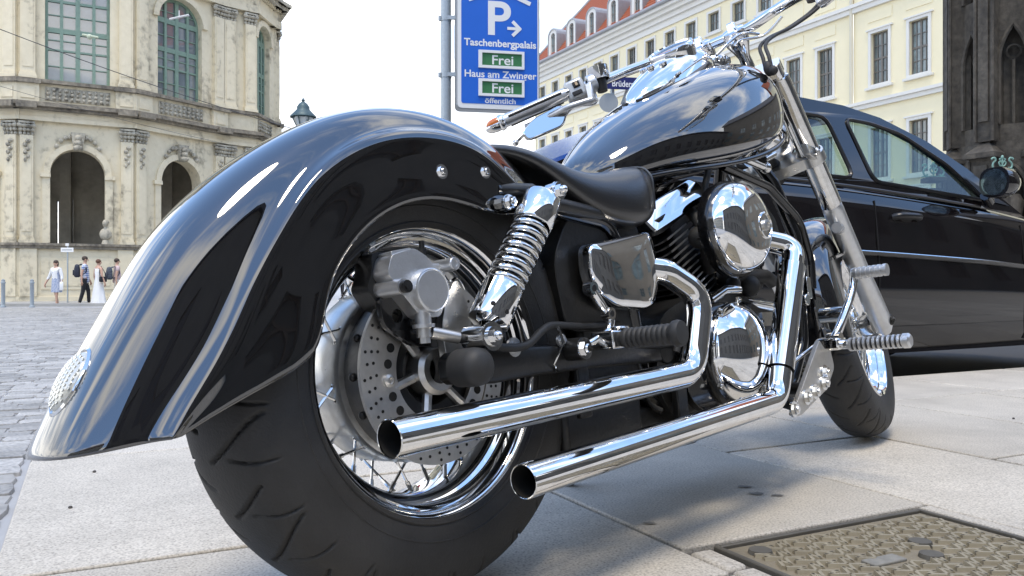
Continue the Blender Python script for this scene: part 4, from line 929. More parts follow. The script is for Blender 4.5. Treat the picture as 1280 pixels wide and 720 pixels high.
# woman in a long white dress
p = gpx(123, 30.3); t, V, k, hd = person('woman in a long white sleeveless dress with a dark shoulder bag', p, H0(-30), True, 1.66, .10, ((.10,.06),(.12,.02)), HAIRL, 0)
mb = MB(); secs = []
for z, rx, ry in ((.06,.30,.26),(.3,.25,.22),(.6,.20,.18),(.9,.165,.14),(1.08,.135,.115),(1.25,.16,.13),(1.36,.145,.115),(1.40,.11,.09)):
    secs.append([V((rx+(.018*sin(7*a_) if z < .8 else 0))*cos(a_), (ry+(.015*sin(5*a_+1) if z < .8 else 0))*sin(a_)+.01, z) for a_ in [2*pi*j/28 for j in range(28)]])
mb.loft(secs, cap0=False, cap1=False)
for s_ in (-1,1): mb.tube([V(s_*.10,.09,1.37), V(s_*.09,.01,1.47), V(s_*.09,-.09,1.38)], .015*k, 6)
mb.build('dress', WCL, t); mb = MB()
for s_ in (-1,1): mb.ball(V(s_*.085,-s_*.10+.05,.035), (.04*k,.12*k,.03*k), 8, 5)
mb.build('shoe', BLK, t)
R_ = Matrix.Rotation(H0(-30), 3, 'Z'); bg_ = thing('shoulder_bag', 'small black shoulder bag hanging beside the long white dress', 'handbag', p+R_@Vector((.24,.02,.95)), (0,0,H0(-30))); mb = MB(); mb.box((0,0,0),(.09,.28,.2)); mb.build('bag', BLK, bg_, bevel=.03)
mb = MB(); mb.tube(smoothpath([(0,.12,.1),(-.05,.07,.3),(-.13,-.0,.47),(-.06,-.1,.28),(0,-.12,.1)],4), .012, 6); mb.build('strap', BLK, bg_)
# man with a big rucksack, half hidden by the fender
p = gpx(146, 31.2); st = .2; t, V, k, hd = person('person in cream trousers with a big dark rucksack half hidden by the fender', p, H0(-50), h=1.72, step=st, arms=((.05,.1),(.05,-.12)))
trousers(t, V, k, st, CREAM, wide=1.15); shirt(t, V, k, mat('pink_striped_cotton', (.62,.48,.47), .8, var=.3, vscale=12), arms=((.05,.1),(.05,-.12)), sl=.6, zb=.9)
R_ = Matrix.Rotation(H0(-50), 3, 'Z'); backpack('big dark blue patterned rucksack on the person in cream trousers', p+R_@Vector((0,-.26,1.18)), H0(-50), mat('patterned_nylon', (.10,.12,.15), .65, col2=(.02,.025,.04), vscale=14), 1.1)
# woman coming towards us with a white handbag
p = gpx(71, 29.4); st = .12; t, V, k, hd = person('woman in a white jacket over a blue print dress, head bowed', p, H0(165), True, 1.60, st, ((.12,.08),(.26,.06)), HAIRD, 1, .05)
mb = MB(); secs = []
for z, rx, ry in ((.52,.21,.17),(.75,.19,.16),(.95,.175,.15),(1.1,.15,.125),(1.28,.16,.13),(1.4,.12,.09)): secs.append([V(rx*cos(a_), ry*sin(a_)+.01, z) for a_ in [2*pi*j/24 for j in range(24)]])
mb.loft(secs, cap0=False, cap1=False); mb.build('dress', PRINT, t); shirt(t, V, k, WCL, True, ((.12,.08),(.26,.06)), 1.5, 1.0, 'jacket').scale = (1.04,1.0,1.0)
mb = MB()
for s_ in (-1,1): mb.ball(V(s_*.085,-s_*st+.06,.035), (.045*k,.12*k,.035*k), 8, 5)
mb.build('shoe', WCL, t)
R_ = Matrix.Rotation(H0(165), 3, 'Z'); hb = thing('white_handbag', 'large white handbag hanging from the arm of the woman in the white jacket', 'handbag', p+R_@Vector((-.33,.14,.72)), (0,0,H0(120))); mb = MB(); mb.loft([[Vector((x*w, y*.07, z)) for x, y in ((-.5,-.8),(.5,-.8),(.5,.8),(-.5,.8))] for z, w in ((-.17,.34),(.02,.38),(.13,.30))]); mb.build('bag', WCL, hb, bevel=.02)
mb = MB(); mb.tube(smoothpath([(-.1,0,.12),(-.07,0,.26),(0,0,.31),(.07,0,.26),(.1,0,.12)],4), .012, 6); mb.build('handle', WCL, hb)
# people far across the square, glimpsed between the spokes
far = [o for o in COL.objects if o.name.startswith('person') and o.parent is None][:4]
for i, (px, Y) in enumerate(((428,58),(434,55),(439,60),(445,57),(450,61),(456,56),(461,60),(467,58))):
    c = dup(far[i % 3], loc=gpx(px, Y), rot=(0,0,random.uniform(0,6))); c['label'] = 'small distant pedestrian glimpsed through the spokes of the rear wheel'; c['group'] = 'distant pedestrians seen through the rear wheel'
# ---------------------------------------------------------------- black parked car
WR = .31; LC = 5.05
car = thing('parked_car', 'glossy black four door car parked along the kerb behind the motorcycle', 'car', gp(1.35, 3.84, -.12), (0,0,G))
XA, XF = 1.02, 4.27
def bodytop(x): return cinterp(x, [(0,.62),(.06,.86),(.2,1.0),(.45,1.085),(1.0,1.10),(2.0,1.085),(3.0,1.03),(3.35,1.0),(3.9,.93),(4.8,.80),(5.0,.62),(5.05,.52)])
def halfw(x): return cinterp(x, [(0,.60),(.15,.76),(.5,.845),(1.2,.885),(2.4,.89),(3.4,.88),(4.4,.845),(4.8,.74),(5.05,.52)])
def sillz(x):
    z = cinterp(x, [(0,.42),(.25,.27),(.7,.22),(4.4,.22),(4.85,.25),(5.05,.36)])
    for xc in (XA, XF):
        d = abs(x-xc)
        if d < .365: z = max(z, WR + sqrt(.365**2-d*d))
    return z
xsn = sorted(set([LC*k/60 for k in range(61)] + [xc+s_*.365*sin(pi/2*k/8) for xc in (XA,XF) for s_ in (-1,1) for k in range(9)]))
secs = []
for x in xsn:
    zt_, w, zs = bodytop(x), halfw(x), sillz(x); zmid = .62; zs = min(zs, zt_-.05)
    sec = []
    prof = [(.965,zs),(.99,zs+.10*(zt_-zs)),(1.0,zs+.45*(zt_-zs)),(.992,zs+.62*(zt_-zs)),(.985,zs+.66*(zt_-zs)),(.975,zs+.85*(zt_-zs)),(.955,zs+.95*(zt_-zs)),(.92,zs+.99*(zt_-zs)),(.82,zt_+.0),(.5,zt_+.015),(0,zt_+.02)]
    for f_, z in prof: sec.append(Vector((x, -w*f_, z)))
    for f_, z in prof[-2::-1]: sec.append(Vector((x, w*f_, z)))
    secs.append(sec)
mb = MB(); mb.loft(secs, closed=False); mb.add([secs[0][k] for k in range(len(secs[0]))], [tuple(range(len(secs[0])))]); mb.add(secs[-1], [tuple(range(len(secs[-1])))])
mb.build('body', CPAINT, car, ang=50)
# greenhouse side: outline in (x, z), leaning in with height
def gy(x, z): return halfw(x)*.945 - .30*max(0, z-1.02) - .05*max(0, z-1.02)**2
roofl = [(.36,1.065),(.72,1.215),(1.1,1.39),(1.5,1.515),(1.9,1.545),(2.25,1.53),(2.52,1.485),(2.86,1.375),(3.15,1.235),(3.42,1.06),(3.56,.985)]
outer = roofl + [(3.0,1.02),(2.0,1.07),(1.0,1.085)]
win_r = roundpoly([(1.0,1.145),(2.17,1.12),(2.08,1.45),(1.62,1.45),(1.26,1.355)], .06, 3)
win_f = roundpoly([(2.33,1.115),(3.21,1.055),(2.96,1.25),(2.64,1.395),(2.42,1.44),(2.235,1.45)], .05, 3)
def side(mb, poly, holes, sgn, inset=0):
    loops = [poly]+holes; fl = [p for L_ in loops for p in L_]; tr = tessellate_polygon([[Vector((p[0],p[1],0)) for p in L_] for L_ in loops])
    mb.add([Vector((p[0], sgn*(gy(p[0],p[1])-inset), p[1])) for p in fl], [tuple(t_) for t_ in tr])
def grow(poly, d): 
    c = Vector((sum(p[0] for p in poly)/len(poly), sum(p[1] for p in poly)/len(poly))); return [tuple(Vector(p)+(Vector(p)-c).normalized()*d) for p in poly]
mb = MB()
for sg_ in (-1,1): side(mb, outer, [grow(win_r,.012), grow(win_f,.012)], sg_)
# roof skin between both sides
rs = []
for (x, z) in roofl:
    w = gy(x, z); rs.append([Vector((x+(.0), -w+2*w*k/12, z+(.03 if x < 1.3 else .035)*(1-(2*k/12-1)**2)*(1 if x < 3 else .4))) for k in range(13)])
sk = [r for r, (x, z) in zip(rs, roofl) if 1.1 <= x <= 2.6]
mb.loft(sk, closed=False); mb.build('roof', CPAINT, car, ang=40)
TRIM = mat('black_window_trim', (.012,.012,.013), .3)
for nm, wp in (('rear_side_window', win_r), ('front_side_window', win_f)):
    for sg_ in (-1,1):
        mb = MB(); side(mb, wp, [], sg_, .012); w_ = mb.build(nm, CARGLASS, car, smooth=False)
        mb = MB(); P_ = [Vector((p[0], sg_*(gy(p[0],p[1])+.001), p[1])) for p in grow(wp,.006)]; mb.tube(P_, .011, 6, closed=True); mb.build('seal', TRIM, w_)
def screen(nm, ia, ib, tint=CARGLASS):
    mb = MB(); mb.loft([r[1:-1] for r in rs[ia:ib+1]], closed=False); o = mb.build(nm, tint, car, ang=60); return o
screen('rear_window', 0, 2, glassmat('dusty_rear_glass', (.5,.55,.55), .05, .24)); screen('windscreen', 6, 9)
for i0, i1 in ((0,2),(6,9)):
    for e in (0,11): mb = MB(); mb.loft([[r[e], r[e+1]] for r in rs[i0:i1+1]], closed=False); mb.build('pillar', CPAINT, car, ang=40)
# door shut lines, waist moulding, handles, mirror
for x in (2.27, 1.12, 3.52):
    mb = MB(); mb.tube([Vector((x+(.0), -(halfw(x)*f_+.0015), sillz(2)+(bodytop(x)-sillz(2))*q_)) for q_, f_ in ((.06,.983),(.2,.993),(.45,1.0),(.62,.992),(.75,.981),(.92,.963))], .004, 4); mb.build('door_gap', DARK, car)
mb = MB(); pts = [Vector((x, -(halfw(x)*.9925+.004), sillz(2)+(bodytop(x)-sillz(2))*.60)) for x in [1.42+.12*k for k in range(21)]]; mb.tube(pts, .013, 6); mb.build('side_moulding', CPAINT, car)
mb = MB(); mb.tube([p_+Vector((0,-.009,.009)) for p_ in pts], .004, 5); mb.build('bright_strip', CHROME_W, car)
mb = MB(); mb.tube([Vector((x, -(halfw(x)*.958+.002), bodytop(x)-.012)) for x in [.95+.115*k for k in range(20)]], .009, 6); mb.build('waist_seal', TRIM, car)
for x in (1.30, 2.50):
    z = .915; y = -(halfw(x)*.975); mb = MB(); mb.ball((x, y+.015, z), (.115,.018,.055), 20, 10); rc = mb.build('handle_recess', DARK, car); mb = MB(); mb.tube(smoothpath([(x-.095,y+.005,z+.008),(x-.06,y-.032,z+.014),(x+.06,y-.032,z+.014),(x+.095,y+.005,z+.008)],4), .019, 8); mb.build('handle', TRIM, car)
mb = MB(); mc = Vector((3.12,-.985,1.13)); mb.loft([[mc+Vector((dx, sy*.085, sz*.082)) for sy, sz in [(cos(a_)*(abs(cos(a_))**-.3 if abs(cos(a_)) > .01 else 1), sin(a_)*(abs(sin(a_))**-.25 if abs(sin(a_)) > .01 else 1)) for a_ in [2*pi*j/20+.01 for j in range(20)]]] if True else None for dx in (-.06,)] + [[mc+Vector((dx, cos(a_)*.085*k_, sin(a_)*.085*k_)) for a_ in [2*pi*j/20+.01 for j in range(20)]] for dx, k_ in ((-.02,1.05),(.03,1.0),(.08,.75),(.10,.4))]); mo = mb.build('door_mirror', CPAINT, car, ang=60)
mb = MB(); mb.loft([[mc+Vector((-.062, cos(a_)*.074*k_, sin(a_)*.072*k_)) for a_ in [2*pi*j/20 for j in range(20)]] for k_ in (1.0,.05)]); mb.build('mirror_pane', mat('tinted_mirror', (.35,.40,.40), .03, 1), mo, smooth=False)
mb = MB(); mb.tube([mc+Vector((.02,.10,-.06)), Vector((3.21,-.86,1.04))], .03, 8); mb.build('mirror_foot', CPAINT, mo)
mb = MB(); mb.add([Vector((3.25,-(gy(3.25,1.05)+.004),1.05)),Vector((3.44,-(gy(3.44,1.03)+.004),1.03)),Vector((3.08,-(gy(3.08,1.19)+.004),1.19))],[(0,1,2)]); mb.build('mirror_triangle', TRIM, car, smooth=False)
for x in (XA, XF):
    for sg_ in (-1,1):
        w = empty('wheel', (x, sg_*.76, WR), (0,0,0), car); mb = MB(); mb.lathe([(.20,-.09),(.28,-.10),(.305,-.08),(WR,-.04),(WR,.04),(.305,.08),(.28,.10),(.20,.09)], (0,0,0), (0,1,0), 40); mb.build('tyre', RUBBER, w)
        mb = MB(); mb.lathe([(.205,.09*sg_),(.19,.07*sg_),(.185,-.05*sg_)], (0,0,0), (0,1,0), 40)
        for k in range(5):
            a_ = 2*pi*k/5; mb.tube([(.05*cos(a_),.05*sg_,.05*sin(a_)),(.19*cos(a_),.065*sg_,.19*sin(a_))], .028, 8)
        mb.cyl((0,.02*sg_,0),(0,.07*sg_,0),.06,n=20); mb.build('rim', ALU, w)
    mb = MB(); mb.box((x, 0, .5), (.72, 1.46, .42)); mb.build('wheel_arch_liner', DARK, car)
CAB = mat('car_interior_grey', (.05,.05,.052), .7)
mb = MB(); mb.box((2.2,0,.42),(3.6,1.5,.4)); mb.build('floor_pan', DARK, car)
for (x, y) in ((2.15,-.37),(2.15,.37)):
    mb = MB(); mb.loft([[Vector((x+dx+a_*d_, y+b_*w, z)) for a_, b_ in ((-1,-1),(1,-1),(1,1),(-1,1))] for z, dx, d_, w in ((.6,.1,.10,.24),(.9,0,.09,.23),(1.15,-.08,.07,.18))]); 
    mb.ball((x-.11,y,1.24), (.05,.12,.085), 12, 8); mb.box((x+.3,y,.62),(.5,.48,.16)); mb.build('front_seat', CAB, car, bevel=.03)
mb = MB(); mb.box((1.05,0,.85),(.2,1.2,.5)); mb.box((1.35,0,.62),(.5,1.2,.16)); mb.build('rear_seat', CAB, car, bevel=.04)
mb = MB(); mb.loft([[Vector((x, y, z)) for y in (-.72,.72)] for x, z in ((2.85,.7),(2.82,.92),(2.95,.99),(3.38,.99))], closed=False); mb.build('dashboard', CAB, car)
mb = MB(); mb.lathe([(.185+.013*cos(a_), .013*sin(a_)) for a_ in [2*pi*j/8 for j in range(8)]], (2.66,.37,.96), (-.9,0,.42), 28, closed=True); mb.tube([(2.66,.2,.96),(2.66,.54,.96)], .014, 6); mb.tube([(2.66,.37,.96),(2.9,.37,.85)], .03, 8); mb.build('steering_wheel', CAB, car)
for sg_ in (-1,1):
    mb = MB(); mb.ball((4.80,sg_*.60,.66), (.16,.14,.08), 14, 8); mb.build('headlight', LENS, car); mb = MB(); mb.ball((.10,sg_*.66,.86), (.09,.13,.10), 14, 8); mb.build('tail_light', mat('red_lens', (.35,.01,.01), .15, coat=.5), car)
mb = MB(); mb.box((.03,0,.47),(.1,1.3,.16)); mb.build('rear_bumper', CPAINT, car, bevel=.03); mb = MB(); mb.box((5.02,0,.42),(.08,1.0,.16)); mb.build('front_bumper', CPAINT, car, bevel=.03)
# ---------------------------------------------------------------- the motorcycle (own frame: x forward, z up, right side = -y; it leans on its stand)
HEAD, LEAN = radians(46.9), radians(6.8)
bike = thing('motorcycle', 'big black custom cruiser motorcycle with sweeping rear fender and chrome exhaust pipes', 'motorcycle', (-.1382, 1.218, 0), (-LEAN, 0, HEAD))
V = lambda u, v, z: Vector((u, -v, z))
AX = Vector((0,-1,0))                                  # towards the right-hand side of the machine
ZR, ZF, WB = .3205, .3155, 1.68
def part(name, mb, m, parent=None, **k): return mb.build(name, m, parent or bike, **k)
def hexbolt(mb, c, d, r=.009, h=.008, washer=True):
    c = Vector(c); d = Vector(d).normalized()
    if washer: mb.cyl(c-d*.002, c+d*.0025, r*1.45, n=16)
    mb.cyl(c, c+d*h, r, n=6); mb.cyl(c+d*h, c+d*(h+.003), r*.62, r*.5, n=10)
def tyre_mesh(R, prof, nseg, npat, phase, gw=.0042):
    n = len(prof); mb = MB(); vs = []
    circ = 2*pi*R
    for i in range(nseg):
        th = 2*pi*i/nseg
        for j, (v, r, W) in enumerate(prof):
            t0 = prof[max(j-1,0)]; t1 = prof[min(j+1,n-1)]; tv, tr = t1[0]-t0[0], t1[1]-t0[1]; L = hypot(tv,tr); nv, nr = -tr/L, tv/L
            if nr < 0: nv, nr = (nv, nr)
            d = 0; av = abs(v)
            if r > R*.82 and av > .006:
                k = av/W
                a = (th*npat/(2*pi) + (.75*k**1.5 if v > 0 else .75*k**1.5+.5)) % 1; kk = floor(th*npat/(2*pi) + (.75*k**1.5 if v > 0 else .75*k**1.5+.5))
                dist = abs(a-.5)*circ/npat; lim = .99 if kk % 2 == 0 else .80
                if k < lim: d = max(d, .0052*sm((gw-dist)/(gw*.6)+.1) if dist < gw else 0)
                a2 = (th*npat/(2*pi) - .35*k + .22) % 1; dist2 = abs(a2-.5)*circ/npat
                if .5 < k < 1.0 and dist2 < gw*.8: d = max(d, .0042*sm((gw*.8-dist2)/(gw*.5)))
            rr = r - d*abs(nr) ; vv = v - d*(1 if v > 0 else -1)*min(1, abs(nv))*.6
            vs.append(Vector((rr*cos(th+phase), -vv, rr*sin(th+phase))))
    fs = [(i*n+j, ((i+1)%nseg)*n+j, ((i+1)%nseg)*n+j+1, i*n+j+1) for i in range(nseg) for j in range(n-1)]
    return mb.add(vs, fs)
def dense(tab, step):
    out = []
    for (a, b_), (c, d) in zip(tab, tab[1:]):
        k = max(1, int(hypot(c-a, d-b_)/step)); out += [(a+(c-a)*t/k, b_+(d-b_)*t/k) for t in range(k)]
    return out+[tab[-1]]
def smooth2(tab, k=5):
    return [(p.x, p.y) for p in smoothpath([Vector((a, b_, 0)) for a, b_ in tab], k)]
def spoke_set(w, n, rh, vh, rr, vr, cross, m):
    protos = []
    for sd in (-1,1):
        for cr in (-1,1):
            a = (0 if cr > 0 else pi/n*2) + (pi/n if sd > 0 else 0)
            p0 = Vector((rh*cos(a), -vh[0 if sd < 0 else 1], rh*sin(a))); a2 = a+cr*cross; p1 = Vector((rr*cos(a2), -sd*vr, rr*sin(a2)))
            mb = MB(); mb.cyl(p0, p0+(p1-p0)*.72, .0021, n=6); mb.cyl(p0+(p1-p0)*.70, p1, .0034, n=6); mb.ball(p0, .0045, 6, 4); protos.append(mb.build('spoke', m, w))
    for k in range(1, n//4):
        for o in protos: c = o.copy(); COL.objects.link(c); c.rotation_euler = (0, -2*pi*k*4/n, 0)
# ---- rear wheel
rw = empty('rear_wheel', V(0,0,ZR), parent=bike)
prof = dense(smooth2([(-.068,.196),(-.082,.208),(-.090,.228),(-.094,.252),(-.091,.277),(-.080,.298),(-.060,.311),(-.030,.3185),(0,.3205),(.030,.3185),(.060,.311),(.080,.298),(.091,.277),(.094,.252),(.090,.228),(.082,.208),(.068,.196)], 6), .0030)
part('tyre', tyre_mesh(.3205, [(v, r, .09) for v, r in prof], 1150, 26, .4, .0034), RUBBER, rw, ang=60)
mb = MB(); mb.tube([Vector((.236*cos(a), -.0915, .236*sin(a))) for a in [2*pi*k/90 for k in range(90)]], .0016, 5, closed=True); mb.tube([Vector((.213*cos(a), -.0855, .213*sin(a))) for a in [2*pi*k/90 for k in range(90)]], .002, 5, closed=True); tag(part('sidewall_line', mb, RUBBER, rw), kind='stuff')
rimp = [(.190,.060),(.200,.066),(.2075,.073),(.2085,.078),(.2055,.081),(.201,.078),(.197,.071),(.194,.062),(.1925,.052),(.187,.047),(.180,.043),(.176,.036),(.1735,.020),(.1725,0)]
rimp = rimp + [(r, -v) for r, v in rimp[-2::-1]]
mb = MB(); mb.lathe(rimp, (0,0,0), AX, 96); part('rim', mb, CHROME, rw, ang=50)
mb = MB(); mb.lathe([(.02,-.085),(.06,-.085),(.075,-.07),(.118,-.064),(.128,-.060),(.131,-.052),(.131,.016),(.127,.022),(.118,.024),(.118,.02)], (0,0,0), AX, 72); part('hub_drum', mb, ALU_B, rw, ang=40)
mb = MB(); mb.lathe([(.118,.018),(.121,.03),(.121,.068),(.112,.072),(.05,.066),(.04,.05)], (0,0,0), AX, 64)
for k in range(14):
    a = 2*pi*k/14; mb.ball((.1215*cos(a), -.046, .1215*sin(a)), (.006,.006,.006), 8, 5)
part('hub_spool', mb, BLACK, rw, ang=40)
mb = MB(); mb.lathe([(.1015,.074),(.1335,.074),(.1335,.080),(.1015,.080)], (0,0,0), AX, 96, closed=True); dk = part('brake_disc', mb, STEEL, rw, ang=30)
mb = MB(); mb.lathe([(.072,.071),(.1005,.071),(.1005,.0785),(.072,.0785)], (0,0,0), AX, 64, closed=True)
for k in range(6):
    a = 2*pi*k/6+.25; mb.cyl((.03*cos(a),-.066,.03*sin(a)),(.078*cos(a),-.072,.078*sin(a)),.0075,n=8)
mb.lathe([(.025,.05),(.036,.055),(.036,.082),(.03,.088),(.02,.088)], (0,0,0), AX, 32)
part('disc_carrier', mb, STEEL, rw, ang=35)
mb = MB()  # dark discs stand in for the shade inside the drilled holes
for k in range(42):
    a = 2*pi*k/42
    for j in range(3 if k % 2 else 2):
        r = (.107,.117,.127)[j] if k % 2 else (.112,.122)[j]; c = Vector((r*cos(a+.02*j), -.0802, r*sin(a+.02*j))); mb.cyl(c+AX*-.001, c+AX*.0004, .0023, n=8)
for k in range(24):
    a = 2*pi*k/24+.1; c = Vector((.0865*cos(a), -.0787, .0865*sin(a)))
    if k % 4: mb.cyl(c+AX*-.001, c+AX*.0004, .0066, n=14)
tag(part('drill_hole_shade', mb, DARK, rw), kind='stuff')
for k in range(6):
    a = 2*pi*k/6+.1; c = Vector((.0865*cos(a), -.0787, .0865*sin(a))); mb = MB(); mb.lathe([(.009,0),(.009,.003),(.005,.005),(.0045,.002),(0,.002)], c, AX, 14); part('disc_bolt', mb, STEEL, rw)
spoke_set(rw, 40, .1285, (-.058,.010), .1745, .012, .20, CHROME_W)
# ---- swingarm, axle end
mb = MB()
for s_ in (-1,1):
    mb.tube(fillet([V(-.03,s_*.118,ZR),V(.20,s_*.122,.317),V(.52,s_*.105,.315),V(.60,s_*.08,.315)], .05, 4), [.030]+[.029]*14, 10) if False else mb.loft([[V(u,s_*(vv+dv),z+dz) for dv,dz in ((-.014,-h),(.014,-h),(.017,-h*.7),(.017,h*.7),(.014,h),(-.014,h))] for u,vv,z,h in ((-.022,.121,ZR,.014),(-.01,.121,ZR,.022),(.06,.122,ZR,.027),(.14,.12,ZR,.023),(.30,.115,.319,.021),(.56,.10,.315,.021))])
mb.cyl(V(.54,-.12,.315),V(.54,.12,.315),.026,n=16)
part('swingarm', mb, BLACK, bevel=.003)
mb = MB(); mb.lathe([(.0,.192),(.016,.190),(.0245,.182),(.0265,.172),(.0265,.140),(.022,.136)], V(-.010,0,ZR), AX, 28); part('axle_cap', mb, RUB2)
for u, z, r in ((.105,.343,.010),(.215,.348,.007)): mb = MB(); hexbolt(mb, V(u,.136,z), AX, r, .006); part('swingarm_bolt', mb, ALU)
# ---- rear brake caliper
cal = empty('rear_brake_caliper', (0,0,0), parent=bike)
f2 = (V(0,0,0), Vector((1,0,0)), UP, AX); fc_ = (V(-.028,0,-.009), Vector((1,0,0)), UP, AX)
mb = MB(); mb.prism(roundpoly([(-.085,.436),(-.108,.425),(-.102,.385),(-.055,.356),(.005,.350),(.012,.385),(-.02,.42)], .012), f2, .088, .098, [[(-.078+.0095*cos(a), .398+.0095*sin(a)) for a in [2*pi*k/12 for k in range(12)]]]); part('bracket', mb, BLACKG, cal, bevel=.002)
mb = MB(); mb.prism(roundpoly([(-.082,.466),(-.092,.446),(-.074,.420),(-.02,.405),(.012,.43),(.018,.462),(-.006,.482),(-.045,.496),(-.080,.494)], .008), fc_, .052, .090); part('inner_body', mb, BLACK, cal, bevel=.005)
mb = MB(); mb.prism(roundpoly([(-.074,.486),(-.082,.462),(-.058,.432),(-.030,.402),(.004,.402),(.020,.43),(.019,.464),(.004,.470),(-.012,.486),(-.034,.497)], .007), fc_, .090, .124); part('body', mb, ALU, cal, bevel=.004, seg=2)
mb = MB(); mb.prism(roundpoly([(-.070,.492),(-.034,.4985),(-.030,.488),(-.066,.478)], .004), fc_, .060, .118); part('bridge', mb, ALU, cal, bevel=.002)
mb = MB(); mb.lathe([(.0305,.118),(.0305,.1365),(.0300,.138),(.0285,.1385),(.0275,.1375),(.0265,.1382),(.0,.1385)], V(-.046,0,.429), AX, 40); part('piston_cap', mb, ALU, cal, ang=22)
mb = MB(); mb.cyl(V(-.006,.095,.465),V(-.006,.142,.465),.0095,n=16); mb.lathe([(.0095,.0),(.0085,.002),(.0045,.002),(.004,-.004),(0,-.004)], V(-.006,.142,.465), AX, 14); mb.box(V(-.016,.108,.460),(.022,.022,.016)); part('guide_pin_boss', mb, ALU, cal)
mb = MB(); mb.cyl(V(-.034,.108,.480),V(-.034,.108,.490),.0065,n=6); mb.cyl(V(-.034,.108,.490),V(-.034,.108,.501),.0040,n=10); part('bleed_nipple', mb, BLACK, cal)
mb = MB(); mb.cyl(V(-.098,.090,.434),V(-.097,.139,.433),.0118,.0112,n=18); mb.box(V(-.082,.108,.436),(.03,.03,.016)); part('slide_sleeve', mb, ALU, cal); mb = MB(); mb.lathe([(.013,.062),(.0155,.067),(.013,.072),(.0155,.077),(.013,.082),(.0155,.087),(.012,.091)], V(-.098,0,.434), AX, 16); part('rubber_boot', mb, RUB2, cal)
mb = MB(); mb.cyl(V(-.097,.139,.433),V(-.097,.147,.433),.0085,n=14); mb.cyl(V(-.097,.147,.433),V(-.097,.149,.433),.005,n=6); part('pin_end', mb, BLACK, cal)
mb = MB(); mb.cyl(V(-.052,.120,.404),V(-.052,.120,.384),.0120,.0112,n=18); mb.cyl(V(-.052,.120,.384),V(-.052,.120,.379),.0155,n=18); part('banjo_housing', mb, ALU, cal); mb = MB(); mb.cyl(V(-.052,.120,.379),V(-.052,.120,.366),.0105,n=16); mb.cyl(V(-.052,.120,.366),V(-.052,.120,.358),.008,n=6); part('banjo_bolt', mb, STEEL, cal)
mb = MB(); mb.prism(roundpoly([(.0,.42),(-.012,.378),(-.006,.318),(.02,.296),(.042,.30),(.05,.34),(.044,.40),(.024,.45)], .012), f2, .098, .112); part('torque_arm_plate', mb, ALU_B, cal, bevel=.004)
mb = MB(); mb.tube(smoothpath([V(-.050,.123,.374),V(-.015,.135,.364),V(.03,.147,.352),V(.075,.15,.343),V(.12,.15,.345),V(.16,.147,.365),V(.20,.137,.372),V(.30,.12,.368),V(.42,.10,.37)], 5), .0062, 8); part('brake_hose', mb, RUB2)
mb = MB(); mb.cyl(V(-.044,.125,.372),V(-.006,.138,.362),.0085,n=12); part('hose_ferrule', mb, STEEL)
mb = MB()
mb.tube([V(.205,.139,.372),V(.21,.145,.345),V(.185,.142,.312),V(.20,.135,.30)], .0025, 6); part('hose_clip', mb, CHROME_W)
# ---- shock absorber (right), and its partner on the left
def shock(sgn):
    sh = empty('shock_absorber', (0,0,0), parent=bike); T, B = V(.182,sgn*.158,.574), V(.022,sgn*.158,.366); d = (B-T).normalized(); L = (B-T).length; at = lambda t: T+d*(L*t)
    mb = MB(); mb.lathe([(.0,.006),(.024,.007),(.029,.009),(.0305,.013),(.031,.062),(.030,.064),(.027,.061)], T, d, 36); part('upper_cover', mb, CHROME, sh)
    mb = MB(); mb.lathe([(.026,L*.695),(.030,L*.70),(.0305,L*.71),(.0305,L*.91),(.029,L*.93),(.024,L*.935),(.012,L*.95)], T, d, 36); part('lower_cover', mb, CHROME, sh)
    mb = MB(); q = d.to_track_quat('Z','Y').to_matrix(); n = 9; pts = []
    for k in range(n*22+1):
        a = 2*pi*k/22; t = .225+.50*k/(n*22); pts.append(at(t)+q@Vector((.0255*cos(a), .0255*sin(a), 0)))
    mb.tube(pts, .0052, 10); part('spring', mb, CHROME_W, sh)
    mb = MB(); mb.cyl(at(.2), at(.72), .013, n=16); part('damper_rod', mb, BLACK, sh)
    mb = MB()  # dark spots on the cover painted as the shade of its holes
    for k in range(8):
        a = 2*pi*k/8; c = at(.875)+q@Vector((.0306*cos(a), .0306*sin(a), 0)); dd = (q@Vector((cos(a), sin(a), 0))); mb.cyl(c-dd*.001, c+dd*.0004, .0036, n=10)
    tag(part('cover_hole_shade', mb, DARK, sh), kind='stuff')
    for c, r, hl in ((T+V(.004,0,.002), .0135, .008), (B+V(-.006,0,-.006), .018, .022)):
        mb = MB(); mb.cyl(c+AX*sgn*(.022-2*hl), c+AX*sgn*.022, r, n=22); mb.cyl(c+AX*sgn*.022, c+AX*sgn*.025, r*1.12, n=22); part('mounting_eye', mb, CHROME_W, sh)
        mb = MB(); hexbolt(mb, c+AX*sgn*.026, AX*sgn, .0095, .008); mb.ball(c+AX*sgn*.035, .0065, 10, 6); part('cap_nut', mb, CHROME, sh)
shock(1); shock(-1)
# ---- rear fender
rc = [(48,.405),(58,.402),(68,.398),(80,.394),(94,.391),(107,.387),(123,.383),(138,.390),(151,.404),(163.6,.420),(174,.448),(181,.476),(186.3,.503)]
rk = [(48,.318),(60,.322),(74,.339),(91,.337),(106,.335),(119,.332),(130,.327),(145,.318),(161,.325),(172.7,.343),(179,.369),(186.3,.41)]
re_ = [(50,.300),(55,.284),(58,.262),(62,.250),(76,.240),(88,.239),(101,.238),(116,.235),(135,.230),(148,.227),(160,.219),(170,.220),(176,.235),(179,.258),(182,.30),(184.5,.352),(186.3,.40)]
half = [(0,1),(.020,.992),(.038,.965),(.054,.91),(.067,.825),(.077,.715),(.0845,.585),(.0893,.455),(.0925,.335),(.0952,.235),(.0985,.155),(.1030,.095),(.1085,.052),(.1140,.020),(.1180,-.012)]
secs = []
phis = [49+ (186.3-49)*k/110 for k in range(111)]
